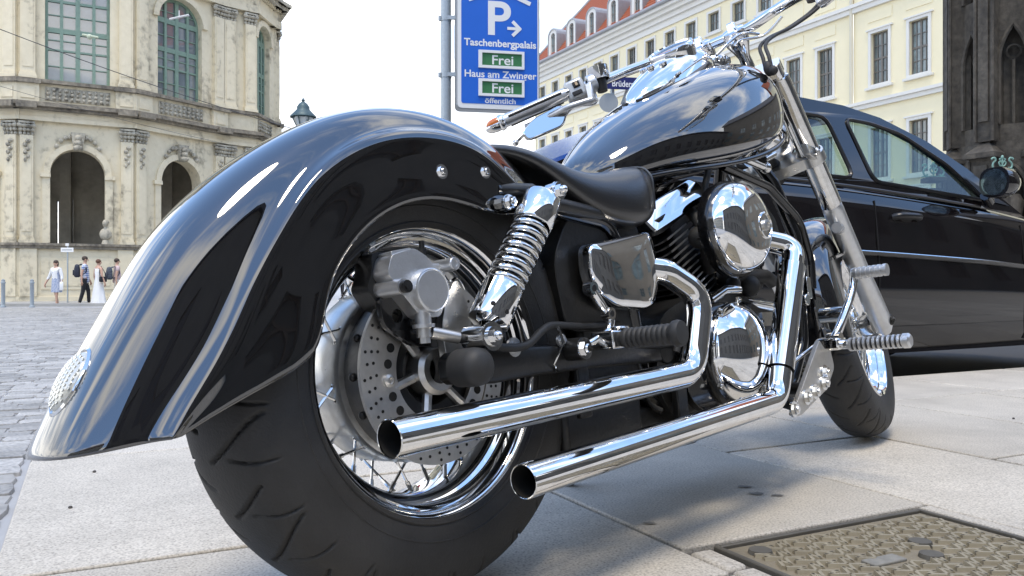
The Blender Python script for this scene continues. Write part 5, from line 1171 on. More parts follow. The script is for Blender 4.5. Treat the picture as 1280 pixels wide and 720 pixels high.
def smo(tab): 
    ys = [cinterp(q, tab) for q in phis]
    for _ in range(30): ys = [ys[0]]+[(a_+2*b_+c_)/4 for a_, b_, c_ in zip(ys, ys[1:], ys[2:])]+[ys[-1]]
    return list(zip(phis, ys))
rc, rk, re_ = smo(rc), smo(rk), smo(re_)
for ph in phis:
    a = radians(ph); C, Kk, Ee = interp(ph, rc), interp(ph, rk), interp(ph, re_); row = []
    tw = 1.0
    for v, f_ in half: row.append((v*tw, Kk+(C-Kk)*f_))
    side_ = max(.004, Kk-Ee)
    for t, v in ((.09,.1197),(.17,.1188),(.3,.1178),(.5,.1176),(.7,.1176),(.88,.1172),(1,.1160)): row.append((v, Kk-side_*t))
    full = [(-v, r) for v, r in row[:0:-1]] + row
    secs.append([V(r*cos(a), v, ZR+r*sin(a)) for v, r in full])
mb = MB(); mb.loft(secs, closed=False); fen = part('rear_fender', mb, PAINT, ang=180)
so_ = fen.modifiers.new('thick', 'SOLIDIFY'); so_.thickness = .0035; so_.offset = 0
sb = fen.modifiers.new('sub', 'SUBSURF'); sb.levels = 1; sb.render_levels = 1
def fpt(ph, v, off=0):
    a = radians(ph); Kk, C = cinterp(ph, rk), cinterp(ph, rc); f_ = interp(abs(v), half); return V((Kk+(C-Kk)*f_+off)*cos(a), v, ZR+(Kk+(C-Kk)*f_+off)*sin(a))
# tail lens on the crown
c = fpt(177, 0, -.001); tg = (fpt(180,0)-fpt(174,0)).normalized(); nn = (c-V(0,0,ZR)).normalized(); nn = (nn-tg*nn.dot(tg)).normalized(); Mx = Matrix((tg, AX, nn)).transposed()
mb = MB(); mb.ball(c, (.037,.026,.014), 28, 14, Mx); ln = part('tail_light', mb, LENS)
mb = MB()
for i in range(-6,7):
    for j in range(-4,5):
        x, y = .0054*i + (.0027 if j % 2 else 0), .0054*j
        if (x/.034)**2+(y/.0235)**2 < 1: z = .0138*sqrt(1-(x/.037)**2-(y/.026)**2); mb.ball(c+Mx@Vector((x,y,z)), (.0025,.0025,.0009), 6, 3, Mx)
tag(part('lens_prism', mb, LENS, ln), kind='stuff')
mb = MB(); mb.loft([[c+Mx@Vector((.0395*k_*cos(a),.0285*k_*sin(a),h)) for a in [2*pi*j/36 for j in range(36)]] for k_, h in ((1.06,-.006),(1.05,.002),(.97,.004),(.93,.002))], cap0=False, cap1=False); part('lens_bezel', mb, CHROME_W, ln)
for (u, z) in ((.005,.601),(.094,.610)): mb = MB(); hexbolt(mb, V(u,.1172,z), AX, .0075, .006); part('fender_bolt', mb, CHROME, fen)
mb = MB(); c = V(.122,.122,.562); mb.cyl(c-AX*.02, c+AX*.010, .009, n=6); mb.cyl(c+AX*.010, c+AX*.014, .0125, n=18); hexbolt(mb, c+AX*.014, AX, .008, .010); part('strut_bolt', mb, CHROME_W, fen)
mb = MB(); mb.tube([V(.13,.108,.585),V(.185,.125,.585),V(.24,.12,.57),V(.45,.10,.56)], .014, 10); mb.tube([V(.13,-.108,.585),V(.24,-.12,.57),V(.45,-.10,.56)], .014, 10); part('fender_strut', mb, BLACK)
# ---- seat
ss = [(.13,.030,.672,.664),(.16,.058,.679,.662),(.20,.080,.681,.655),(.25,.094,.675,.640),(.30,.104,.660,.608),(.345,.116,.648,.572),(.39,.130,.645,.547),(.43,.142,.652,.538),(.475,.148,.664,.537),(.512,.144,.671,.548),(.545,.126,.668,.572),(.572,.100,.658,.60),(.588,.06,.642,.618)]
secs = []
for u, w, zt_, zb in ss:
    dip = .024*sm((u-.28)/.15) ; q = []
    for v, f_ in ((-.80,0),(-.97,.10),(-1.0,.30),(-1.0,.55),(-.95,.80),(-.82,.95),(-.55,1.0),(-.25,.965),(0,.95),(.25,.965),(.55,1.0),(.82,.95),(.95,.80),(1.0,.55),(1.0,.30),(.97,.10),(.80,0)):
        q.append(V(u, v*w, zb+(zt_-zb)*f_ - (dip*(1-abs(v)/.55) if abs(v) < .55 else 0)))
    secs.append(q)
mb = MB(); mb.loft(secs); seat = part('seat', mb, LEATHER, sub=2, ang=180)
mb = MB(); 
mb.tube(smoothpath([V(.505, v*.147, z) for v, z in ((1.0,.575),(1.01,.625),(.96,.645),(.84,.6585),(.55,.664),(.2,.652),(0,.648))], 4), .0018, 6)
part('seat_piping', mb, LEATHER, seat)
# ---- fuel tank
ts = [(.475,.055,.690,.640),(.51,.085,.722,.640),(.56,.112,.765,.648),(.62,.134,.808,.657),(.70,.152,.856,.668),(.78,.163,.899,.680),(.86,.170,.935,.695),(.94,.173,.966,.715),(1.02,.170,.988,.742),(1.08,.160,.998,.768),(1.13,.140,.995,.795),(1.165,.108,.975,.825),(1.185,.06,.94,.86)]
secs = []
def tsec(u, w, zt_, zb, n=28, off=0):
    q = []; zm = zb+(zt_-zb)*.36
    for k in range(n):
        a = 2*pi*k/n-pi/2; cx_, sx_ = cos(a), sin(a)
        if sx_ >= 0: e = .80; v = w*abs(cx_)**e*(1 if cx_ > 0 else -1); z = zm+(zt_-zm)*abs(sx_)**.92
        else: v = w*abs(cx_)**.55*(1 if cx_ > 0 else -1); z = zm-(zm-zb)*abs(sx_)**.62
        q.append(V(u, v, z))
    return q
mb = MB(); mb.loft([tsec(*s_) for s_ in ts]); tank = part('fuel_tank', mb, PAINT, sub=2, ang=180)
mb = MB()
for sgn in (1,-1): mb.tube(smoothpath([V(u, sgn*(w*.93), zb+(zt_-zb)*.055-.004) for u, w, zt_, zb in ts[1:-2]], 4), .0055, 8)
part('tank_seam', mb, BLACKG, tank)
ztop = lambda u: cinterp(u, [(s_[0], s_[2]) for s_ in ts]); wtop = lambda u: cinterp(u, [(s_[0], s_[1]) for s_ in ts])
# chrome dash on the tank
con = bike
cs = [(.685,.010,.004),(.693,.024,.016),(.715,.038,.027),(.755,.050,.038),(.80,.058,.048),(.845,.061,.056),(.90,.061,.060),(.95,.056,.050),(.99,.046,.030),(1.012,.034,.012)]
def dsec(u, w, h):
    zt_ = ztop(u); Wt = wtop(u); q = []
    for v, f_ in ((-1,0),(-.99,.35),(-.90,.70),(-.70,.92),(-.35,1.0),(0,1.02),(.35,1.0),(.70,.92),(.90,.70),(.99,.35),(1,0)):
        zs = zt_-(zt_-(cinterp(u, [(s_[0], s_[3]) for s_ in ts])))*.62*(1-sqrt(max(0,1-(v*w/Wt)**2)))*1.1
        q.append(V(u, v*w, zs-.004+(h+.004)*f_))
    return q
mb = MB(); mb.loft([dsec(*q) for q in cs], closed=False); mb.add(dsec(*cs[0]), [tuple(range(11))]); mb.add(dsec(*cs[-1]), [tuple(range(11))]); part('console_body', mb, CHROME, con, sub=2, ang=180)
mb = MB()
for sgn in (1,-1): mb.tube(smoothpath([dsec(*q)[10 if sgn > 0 else 0]+V(0,sgn*.002,.002) for q in cs], 4), .0042, 6)
part('console_gasket', mb, RUB2, con)
sn = Vector((-.52,0,.855)).normalized(); sc = V(.872,0,ztop(.872)+.058)
mb = MB(); mb.lathe([(.052,-.028),(.055,-.004),(.056,.004),(.053,.010),(.049,.011),(.047,.007)], sc, sn, 48); sp = part('speedometer', mb, CHROME, con)
mb = MB(); mb.lathe([(.0,.001),(.047,.001)], sc, sn, 48); part('dial', mb, mat('pale_dial', (.55,.56,.57), .4), sp)
mb = MB(); mb.lathe([(.0,.013),(.02,.012),(.04,.009),(.0475,.006)], sc, sn, 48); part('glass', mb, GLASS, sp)
mb = MB(); mb.tube([sc+sn*.004, sc+sn*.004+Vector((-.012,.03,-.007))], .0015, 5); part('needle', mb, ORANGE, sp)
for k in (-1,0,1):
    u = .775+.010*abs(k); c = V(u, k*.026, ztop(u)+.046-.003*abs(k)); mb = MB(); mb.lathe([(.009,-.003),(.009,.003),(.006,.0045),(0,.005)], c, sn, 14); part('warning_lamp', mb, CHROME_W, con)
fc = V(1.055,0,ztop(1.055)+.002); fn = Vector((-.13,0,1)).normalized()
mb = MB(); mb.lathe([(.044,-.006),(.046,.002),(.046,.012),(.042,.018),(.02,.021),(0,.021)], fc, fn, 36); part('filler_cap', mb, CHROME, con)
mb = MB()
for k in range(30):
    a = 2*pi*k/30; q_ = fn.to_track_quat('Z','Y').to_matrix(); mb.cyl(fc+q_@Vector((.0462*cos(a),.0462*sin(a),.001)), fc+q_@Vector((.0462*cos(a),.0462*sin(a),.013)), .0018, n=5)
tag(part('cap_knurl', mb, CHROME_W, con), kind='stuff')
# ---- steering head, forks, bars
before_steer = set(bike.children); fork = bike
ftop, faxl = V(1.155,0,.968), V(WB,0,ZF); fd = (faxl-ftop).normalized(); fl = (faxl-ftop).length
STEER = radians(13); ST = Matrix.Translation(ftop) @ Matrix.Rotation(STEER, 4, fd*-1) @ Matrix.Translation(ftop*-1); STI = ST.inverted()
for sgn in (1,-1):
    o_ = V(0, sgn*.108, 0); at = lambda t: ftop+fd*(fl*t)+o_
    lg = empty('fork_leg', (0,0,0), parent=fork) if False else None
    mb = MB(); mb.cyl(at(-.012), at(.5), .0205, n=24); lo = part('fork_tube', mb, CHROME, fork)
    mb = MB(); mb.lathe([(.021,fl*.03),(.0275,fl*.032),(.0285,fl*.05),(.0285,fl*.485),(.026,fl*.50)], ftop+o_, fd, 28); part('upper_shroud', mb, CHROME_W, fork)
    mb = MB(); mb.lathe([(.022,fl*.49),(.0265,fl*.50),(.0275,fl*.52),(.027,fl*.56),(.027,fl*.80),(.029,fl*.88),(.030,fl*.98),(.028,fl*1.02),(.018,fl*1.045),(0,fl*1.05)], ftop+o_, fd, 28); sl_ = part('slider', mb, ALU, fork)
    mb = MB(); mb.cyl(faxl+o_-AX*sgn*.03, faxl+o_+AX*sgn*.032, .016, n=16); hexbolt(mb, faxl+o_+AX*sgn*.03, AX*sgn, .010, .006); part('axle_clamp', mb, BLACK, sl_)
    mb = MB(); p = at(.60); mb.cyl(p-Vector((.0,0,0)), p+Vector((-.05,0,.0)), .012, .016, n=14); mb.cyl(p+Vector((-.05,0,0)), p+Vector((-.065,0,0)), .014, n=14); part('fender_mount', mb, ALU, sl_)
for t, nm in ((.0,'top_yoke'),(.315,'lower_yoke')):
    c = ftop+fd*(fl*t); mb = MB(); f2 = (c+V(-.0,0,0), Vector((-fd.z,0,fd.x))*-1, Vector((0,1,0)), fd)
    mb.prism(roundpoly([(-.03,-.128),(.025,-.128),(.045,-.04),(.045,.04),(.025,.128),(-.03,.128)], .015), f2, -.015, .015); part(nm, mb, CHROME if t == 0 else ALU_B, fork, bevel=.005)
c = ftop+fd*(fl*.315)+V(0,.108,0); mb = MB(); mb.lathe([(.031,-.017),(.036,-.015),(.036,.015),(.031,.017)], c, fd, 28); mb.box(c+V(-.06,.012,-.002),(.10,.014,.03)); hexbolt(mb, c+V(-.038,.026,0), AX, .008, .004); part('clamp', mb, ALU_B, fork, bevel=.002)
mb = MB(); mb.cyl(ftop-fd*.03, ftop+fd*(fl*.36), .03, n=18); part('steering_stem', mb, BLACK, fork)
mb = MB(); mb.ball(V(1.33,0,.86), (.11,.09,.09), 20, 12); part('headlamp', mb, CHROME)
bar = bike; hz = V(1.125,0,1.078)
for sgn in (1,-1):
    c = hz+V(.0,sgn*.045,0); mb = MB(); mb.lathe([(.020,-.118),(.016,-.10),(.015,-.06),(.022,-.038),(.030,-.02),(.032,-.0),(.028,.016),(.0,.02)], c, fd*-1, 20); part('riser', mb, CHROME, bar)
    mb = MB(); mb.box(c+Vector((-.004,0,.008)), (.04,.022,.045)); part('bar_clamp', mb, CHROME, bar, bevel=.005)
def VB(u, v, z, s_):
    q = STI @ V(u, -v, z)
    return Vector((q.x, q.y*-s_, q.z))
def barpts(s_): return [V(1.125,0,1.082), V(1.125,s_*.08,1.083)]+[VB(*q, s_) for q in ((1.10,.17,1.078),(1.02,.222,1.048),(.915,.252,1.004),(.845,.288,.978),(.72,.42,.914))]
for s_ in (1,-1):
    P_ = smoothpath(barpts(s_), 8); mb = MB(); mb.tube(P_[:-6], .0128, 14); part('bar_tube', mb, CHROME, bar)
    g0, g1 = VB(.838,.296,.974,s_), VB(.728,.412,.918,s_); gd = (g1-g0).normalized()
    mb = MB(); mb.cyl(g0, g1, .0165, n=20); gr = part('grip', mb, ALU, bar)
    q_ = gd.to_track_quat('Z','Y').to_matrix()
    for k in range(3):
        a = 2*pi*k/3+2.2; mb = MB(); cc = q_@Vector((.0163*cos(a), .0163*sin(a), 0)); mb.cyl(g0+gd*.012+cc, g1-gd*.012+cc, .0036, n=8); part('grip_rubber', mb, RUB2, gr)
    mb = MB(); mb.lathe([(.0165,0),(.02,.004),(.021,.012),(.018,.016)], g1, gd, 18); te = part('bar_end', mb, CHROME, bar)
    mb = MB(); mb.ball(g1+gd*.022+Vector((0,0,-.004)), (.030,.017,.014), 18, 10, Matrix((gd, gd.cross(UP).normalized(), gd.cross(UP).normalized().cross(gd)*1)).transposed()); part('indicator_housing', mb, CHROME_W, te)
    mb = MB(); mb.ball(g1+gd*.022+Vector((-.003,0,.003)), (.026,.0155,.0135), 18, 10, Matrix((gd, gd.cross(UP).normalized(), gd.cross(UP).normalized().cross(gd)*1)).transposed()); part('indicator_lens', mb, ORANGE, te)
    c0_ = VB(.872,.270,.988,s_); mb = MB(); bd = gd*-1; X_ = bd; Y_ = UP.cross(bd).normalized(); Z_ = X_.cross(Y_); R3 = Matrix((X_,Y_,Z_)).transposed()
    mb.box(c0_-bd*.016, (.052,.040,.052), R3); sw = part('switch_housing', mb, GREYP, bar, bevel=.009, seg=3)
    mb = MB(); mb.box(c0_-bd*.016+R3@Vector((.004,.0,.026)), (.020,.016,.006), R3); bk = -1 if (R3@Vector((0,1,0))).x > 0 else 1
    part('switch_rocker', mb, BLACK, sw, bevel=.002)
    mb = MB(); mb.box(c0_-bd*.012+R3@Vector((.0,.021*bk,.008)), (.018,.006,.016), R3); mb.box(c0_-bd*.018+R3@Vector((.0,.022*bk,-.014)), (.026,.006,.012), R3); part('switch_button', mb, BLACK, sw, bevel=.002)
    mb = MB(); mb.box(c0_-bd*.012+R3@Vector((.0,.024*bk,.008)), (.006,.005,.009), R3); part('switch_slider', mb, mat('brass_slider', (.6,.45,.28), .4), sw)
    mb = MB(); mb.lathe([(.015,-.012),(.024,-.010),(.024,.010),(.015,.012)], c0_+bd*.030, bd, 18); mb.box(c0_+bd*.03+Vector((-.02,0,-.03)), (.018,.018,.05)); part('lever_perch', mb, ALU, bar, bevel=.003)
    mb = MB(); mb.tube(smoothpath([c0_+bd*.03+Vector((-.025,0,-.05)), c0_+Vector((-.03,0,-.045))-bd*.03, c0_-bd*.10+Vector((.0,0,-.035)), c0_-bd*.17+Vector((.01,0,-.03))],5), [.008]*11+[.007]*5, 8); part('lever', mb, ALU, bar); 
    mb = MB(); cyl_c = c0_+bd*.052+Vector((.0,0,.024)); mb.lathe([(.024,-.024),(.026,-.02),(.027,.006),(.0275,.01),(0,.011)], cyl_c, Vector((-.1,0,1)), 24); part('fluid_reservoir' , mb, CHROME_W, bar)
    mb = MB(); mb.cyl(cyl_c-Vector((0,0,.02)), cyl_c-Vector((-.002,0,.055)), .017, .013, n=16); part('master_cylinder', mb, BLACK, bar)
    # mirror hanging below the bar
    mc = VB(.80,.34,.903,s_)
    lat = (gd*-1).normalized(); up_ = Vector((.04,0,.97)); up_ = (up_-lat*up_.dot(lat)).normalized(); nn = lat.cross(up_); nn = nn if nn.x < 0 else -nn
    sh_ = roundpoly([(-.062,-.024),(.04,-.026),(.066,.006),(.058,.030),(-.02,.024),(-.064,.004)], .014)
    mb = MB(); mb.loft([[mc+lat*p[0]*k_+up_*p[1]*k_+nn*t for p in sh_] for k_, t in ((.55,-.020),(.88,-.012),(1.0,0),(1.0,.005),(.95,.006))]); mm = part('mirror', mb, CHROME, bar, ang=50)
    mb = MB(); mb.prism([(p[0]*.92, p[1]*.90) for p in sh_], (mc, lat, up_, nn), .006, .0075); part('mirror_glass', mb, MIRROR, mm, smooth=False)
    mb = MB(); mb.tube(smoothpath([mc+lat*.05-nn*.012, mc+lat*.085+up_*.012, c0_+bd*.03+Vector((-.01,0,-.055)), c0_+bd*.03+Vector((-.006,0,-.02))],5), .0055, 8); part('mirror_stem', mb, CHROME, mm)
    mb = MB(); mb.tube([mc-lat*.055-nn*.01, mc-lat*.085-up_*.012-nn*.004], .0035, 6); mb.ball(mc-lat*.088-up_*.013-nn*.004, .0085, 12, 8); part('mirror_knob', mb, CHROME_W, mm)
mb = MB()
for dv in (.0,.014): mb.tube(smoothpath([V(1.045,.112+dv,.93),V(1.05,.112+dv,.965),V(1.085,.105+dv,1.01),V(1.18,.115+dv,1.06),V(1.27,.15+dv,1.10),V(1.33,.22+dv,1.15),V(1.30,.28+dv,1.20),V(1.17,.30+dv,1.18)],6), .0046, 8)
part('throttle_cable', mb, RUB2, bar); mb = MB(); mb.tube(smoothpath([V(1.02,.06,1.01),V(1.06,.07,1.035),V(1.10,.12,1.04),V(1.10,.17,1.066)],6), .0035, 8); mb.tube(smoothpath([V(1.0,.02,1.0),V(1.06,.07,1.05),V(1.13,.10,1.06)],6), .004, 8); part('steel_line', mb, CHROME_W, bar)
mb = MB(); mb.ball(V(1.045,.119,.935), (.013,.012,.02), 10, 6); mb.ball(V(1.04,.129,.925), (.010,.012,.012), 10, 6); part('cable_gland', mb, RUB2, bar)
# ---- front wheel and fender
fw = empty('front_wheel', V(WB,0,ZF), parent=bike)
prof = dense(smooth2([(-.050,.196),(-.060,.210),(-.066,.232),(-.067,.256),(-.062,.280),(-.048,.300),(-.025,.3115),(0,.3155),(.025,.3115),(.048,.300),(.062,.280),(.067,.256),(.066,.232),(.060,.210),(.050,.196)], 6), .005)
part('tyre', tyre_mesh(.3155, [(v, r, .066) for v, r in prof], 800, 24, .1, .0030), RUBBER, fw, ang=60)
rimf = [(.190,.042),(.200,.048),(.2075,.055),(.2085,.059),(.2055,.062),(.201,.059),(.197,.052),(.194,.044),(.188,.036),(.182,.030),(.178,.02),(.177,0)]; rimf += [(r,-v) for r, v in rimf[-2::-1]]
mb = MB(); mb.lathe(rimf, (0,0,0), AX, 80); part('rim', mb, CHROME, fw, ang=50)
mb = MB(); mb.lathe([(.012,-.085),(.03,-.083),(.032,-.05),(.055,-.046),(.058,-.042),(.03,-.036),(.026,0),(.03,.036),(.058,.042),(.055,.046),(.032,.05),(.03,.083),(.012,.085)], (0,0,0), AX, 40); part('hub', mb, CHROME_W, fw)
spoke_set(fw, 40, .055, (-.044,.044), .179, .010, .32, CHROME_W)
mb = MB(); mb.lathe([(.095,.066),(.14,.066),(.14,.071),(.095,.071)], (0,0,0), AX*-1, 72, closed=True); mb.lathe([(.05,.05),(.096,.066),(.096,.068),(.05,.055)], (0,0,0), AX*-1, 48, closed=True); part('brake_disc', mb, STEEL, fw)
mb = MB(); mb.cyl(V(0,-.13,0),V(0,.13,0),.011,n=16); mb.cyl(V(0,.085,0),V(0,.098,0),.017,n=16); part('axle', mb, CHROME_W, fw)
secs = []; rff = [(52,.338),(70,.338),(90,.342),(110,.352),(135,.382),(150,.392),(165,.385),(180,.372),(188,.368)]
for k in range(50):
    ph = 54+(187-54)*k/49; a = radians(ph); r = cinterp(ph, rff); sk = cinterp(ph, [(54,.05),(80,.06),(120,.075),(150,.085),(175,.06),(187,.03)])
    row = [(0,r),(.024,r-.002),(.046,r-.009),(.062,r-.021),(.071,r-.036),(.076,r-.052),(.079,r-.052-sk)]; full = [(-v, q) for v, q in row[:0:-1]]+row
    secs.append([V(WB+q*cos(a), v, ZF+q*sin(a)) for v, q in full])
mb = MB(); mb.loft(secs, closed=False); ff = part('front_fender', mb, PAINT, ang=180); s_ = ff.modifiers.new('thick','SOLIDIFY'); s_.thickness = .003; s_.offset = 0; s_ = ff.modifiers.new('sub','SUBSURF'); s_.levels = s_.render_levels = 1
mb = MB()
for sgn in (1,-1): mb.tube([V(1.40,sgn*.083,.50),V(1.52,sgn*.09,.52),V(1.56,sgn*.10,.49)], .006, 8)
part('fender_bracket', mb, CHROME_W, ff)
for o in set(bike.children)-before_steer: o.matrix_basis = ST @ (Matrix.Translation(o.location) @ o.rotation_euler.to_matrix().to_4x4())
# ---- frame
mb = MB()
for sgn in (1,-1):
    mb.tube(fillet([V(1.12,sgn*.03,.80),V(1.16,sgn*.075,.70),V(1.20,sgn*.10,.56),V(1.18,sgn*.095,.30),V(1.10,sgn*.09,.20),V(.62,sgn*.09,.185),V(.50,sgn*.09,.23),V(.46,sgn*.10,.42),V(.42,sgn*.10,.55),V(.12,sgn*.105,.585)], .06, 5), .0165, 12)
    mb.tube(fillet([V(1.12,sgn*.03,.84),V(.90,sgn*.045,.735),V(.64,sgn*.05,.665),V(.44,sgn*.06,.60)], .08, 5), .018, 12)
mb.tube([V(1.17,0,.92),V(1.04,0,.78),V(.5,0,.62)], .026, 12); mb.cyl(V(1.13,0,.97),V(1.23,0,.80),.034,n=18)
part('frame', mb, BLACKG)
mb = MB(); mb.tube(fillet([V(.87,.098,.705),V(1.07,.105,.675),V(1.21,.11,.60),V(1.245,.112,.50),V(1.235,.112,.43)], .09, 8), .011, 10); part('loom_conduit', mb, BLACKG)
mb = MB(); mb.tube([V(.95,.115,.725),V(1.02,.12,.715)], .009, 8); mb.ball(V(1.04,.118,.715), .014, 10, 6); mb.tube([V(1.04,.115,.735),V(1.10,.112,.755)], .010, 8); part('petcock', mb, CHROME_W)
# ---- engine
eng = bike
def engcase(nm, secs_, m, bev=.008):
    mb = MB(); mb.loft(secs_); return part(nm, mb, m, eng, bevel=bev, ang=40)
f2 = (V(0,0,0), Vector((1,0,0)), UP, AX)
mb = MB(); mb.prism(roundpoly([(.50,.25),(.56,.17),(.95,.15),(1.07,.20),(1.09,.32),(1.0,.40),(.86,.43),(.66,.42),(.53,.38)], .04), f2, -.11, .115); part('crankcase', mb, BLACK, eng, bevel=.012)
mb = MB(); mb.prism(roundpoly([(.58,.22),(.64,.185),(.90,.19),(1.0,.23),(1.02,.34),(.94,.40),(.66,.40),(.57,.34)], .04), f2, .112, .132); part('side_case', mb, BLACKG, eng, bevel=.008)
mb = MB(); mb.box(V(.36,.02,.20), (.22,.16,.10)); mb.tube([V(.24,.06,.19),V(.26,.07,.19)], .03, 10); mb.box(V(.52,.0,.17), (.3,.18,.09)); part('collector_box', mb, BLACK, eng, bevel=.015, seg=3)
def cylinder(base, top, nm):
    ax_ = (top-base); L = ax_.length; ax_.normalize(); X = Vector((ax_.z,0,-ax_.x)); Y = Vector((0,1,0)); cy_ = empty(nm, (0,0,0), parent=eng)
    mb = MB(); mb.cyl(base, top, .062, n=28); part('barrel', mb, BLACK, cy_)
    pr = None; n = 15
    for k in range(n):
        t = .06+.86*k/(n-1); w = .088 if k < n-3 else .094
        if pr is None or k == n-3:
            mb = MB(); q = roundpoly([(-w,-.098),(w,-.098),(w,.098),(-w,.098)], .035, 4); mb.prism(q, (Vector((0,0,0)), X, Y, ax_), -.0016, .0016); o = part('cooling_fin', mb, BLACK if pr is None else BLACK, cy_, smooth=False); pr = o
        else: o = pr.copy(); COL.objects.link(o)
        o.location = base+ax_*(L*t)
    mb = MB(); mb.prism(roundpoly([(-.088,-.10),(.088,-.10),(.088,.10),(-.088,.10)], .03), (top, X, Y, ax_), 0, .03); part('head', mb, BLACK, cy_, bevel=.004)
    mb = MB()  # pale strips painted in as light glinting along the fin edges
    for k in range(n): 
        t = .06+.86*k/(n-1); c = base+ax_*(L*t)+X*-.02; mb.box(c+AX*.0975, (.085,.0015,.0036), Matrix((X,Y,ax_)).transposed())
    tag(part('fin_edge_glint', mb, ALU, cy_, smooth=False), kind='stuff')
    return ax_, X
ra, rX = cylinder(V(.757,0,.372), V(.664,0,.573), 'rear_cylinder'); cylinder(V(.86,0,.375), V(.99,0,.575), 'front_cylinder')
hc = V(.656,0,.592); hp_ = roundpoly([(-.098,-.010),(.088,-.010),(.094,.026),(.082,.040),(-.084,.040),(-.102,.022)], .009); mb = MB()
hv_ = lambda x, h, k_, dv: hc+(rX*(x*k_)+ra*((h-.015)*k_+.015))+AX*(.104-.42*(h-.015)+.16*x+dv)
mb.loft([[hc+rX*x+ra*h-AX*.09 for x, h in hp_], [hv_(x,h,1,-.006) for x, h in hp_], [hv_(x,h,.985,-.002) for x, h in hp_], [hv_(x,h,.95,0) for x, h in hp_]]); part('head_cover', mb, CHROME, eng, ang=40)
hc2 = V(1.0,0,.595); mb = MB(); mb.prism(roundpoly([(-.085,-.012),(.098,-.012),(.102,.030),(.07,.052),(-.06,.052),(-.092,.03)], .012), (hc2, Vector((.838,0,-.545)), Vector((.545,0,.838)), AX), -.09, .105); part('head_cover', mb, BLACKG, eng, bevel=.006, seg=3)
def oval(nm, c, a, b_, rings, m, tilt=0, n=56, parent=None, cap=True):
    mb = MB(); secs_ = [[c+V(a*k_*cos(t)*cos(tilt)-b_*k_*sin(t)*sin(tilt), v, a*k_*cos(t)*sin(tilt)+b_*k_*sin(t)) for t in [2*pi*j/n for j in range(n)]] for v, k_ in rings]; mb.loft(secs_, cap0=True, cap1=cap); return part(nm, mb, m, parent or eng, ang=50)
acc = V(.764,0,.549)
oval('air_cleaner_backplate', acc+V(-.006,0,-.002),   .109, .099, [(.140,.75),(.146,.98),(.165,1.02),(.172,1.0)], BLACKG)
acv = oval('air_cleaner_cover', acc, .105, .0945, [(.165,1.0),(.173,1.005),(.180,1.0),(.188,.97),(.197,.91),(.205,.82),(.211,.70),(.2150,.55),(.2165,.38),(.217,.2),(.2172,.03)], CHROME, n=72)
mb = MB(); mb.lathe([(.028,.2145),(.028,.2185),(.0255,.2195),(.024,.2165),(.012,.216)], acc+V(.035,0,0), AX, 32); part('badge_ring', mb, CHROME_W, acv); mb = MB(); mb.lathe([(.011,.214),(.011,.222),(.006,.223),(.0055,.220),(0,.220)], acc+V(.035,0,0), AX, 18); part('cover_bolt', mb, STEEL, acv)
ccc = V(.768,0,.297)
oval('clutch_case', ccc+V(-.004,0,-.012), .118, .106, [(.10,1.0),(.132,1.0),(.145,.96)], BLACKG)
oval('clutch_cover', ccc, .110, .102, [(.126,1.0),(.146,1.0),(.1495,.988),(.151,.968),(.153,.955),(.161,.90),(.170,.80),(.1775,.66),(.1825,.5),(.1855,.32),(.187,.15),(.1872,.03)], CHROME, n=72)
for t in (.6,1.5,2.2,2.9,3.7,4.6,5.5): mb = MB(); hexbolt(mb, ccc+V(.118*cos(t),.147,.110*sin(t)-.004), AX, .007, .007, False); part('case_bolt', mb, CHROME_W, eng)
mb = MB(); mb.tube([V(.70,.13,.405),V(.74,.14,.425),V(.80,.14,.425)], .010, 8); mb.tube([V(.86,.12,.40),V(.98,.13,.385),V(1.04,.13,.36)], .012, 8); mb.box(V(.93,.13,.36),(.09,.03,.03)); part('oil_line', mb, CHROME_W, eng)
mb = MB()
for (c, r) in ((V(.84,.10,.46),.028),(V(.90,.11,.47),.022),(V(.88,.125,.435),.024),(V(.95,.10,.45),.026),(V(.82,.12,.44),.016)): mb.ball(c, r, 12, 8)
mb.tube([V(.84,.11,.46),V(.94,.135,.455),V(.98,.13,.445)], .016, 10); mb.tube(smoothpath([V(.72,.09,.60),V(.70,.125,.56),V(.71,.125,.52),V(.76,.10,.47)],5), .012, 8); mb.ball(V(.70,.12,.535), .024, 10, 7); mb.cyl(V(.69,.13,.52),V(.72,.13,.56),.018,n=12); part('carburettor_linkage', mb, RUB2, eng)
mb = MB(); mb.tube(smoothpath([V(.78,.12,.70),V(.735,.125,.64),V(.73,.12,.58),V(.74,.10,.52)],5), .007, 8); part('plug_lead', mb, RUB2, eng)
mb = MB(); mb.prism(roundpoly([(.86,.19),(1.12,.17),(1.16,.30),(1.10,.36),(.9,.36)],.02), f2, .0, .10); part('lower_block', mb, BLACK, eng, bevel=.01)
mb = MB(); mb.box(V(.40,.02,.32), (.18,.16,.14)); part('gearbox_block', mb, BLACK, eng, bevel=.01)
# battery box and side cover
mb = MB(); mb.prism(roundpoly([(.27,.36),(.48,.36),(.52,.50),(.50,.56),(.30,.56),(.25,.48)],.03), f2, -.10, .105); part('battery_box', mb, BLACK, bevel=.01)
sc_ = [(.302,.503),(.488,.534),(.510,.460),(.482,.402),(.45,.391),(.366,.396),(.318,.42),(.300,.455)]
cc_ = Vector((.40,.46)); mb = MB(); q = roundpoly(sc_, .018, 5); mb.loft([[V(cc_.x+(p[0]-cc_.x)*k_, v, cc_.y+(p[1]-cc_.y)*k_) for p in q] for v, k_ in ((.118,1.0),(.138,1.0),(.1425,.985),(.145,.955),(.147,.80),(.148,.45),(.1484,.05))]); part('side_cover', mb, CHROME, ang=35)
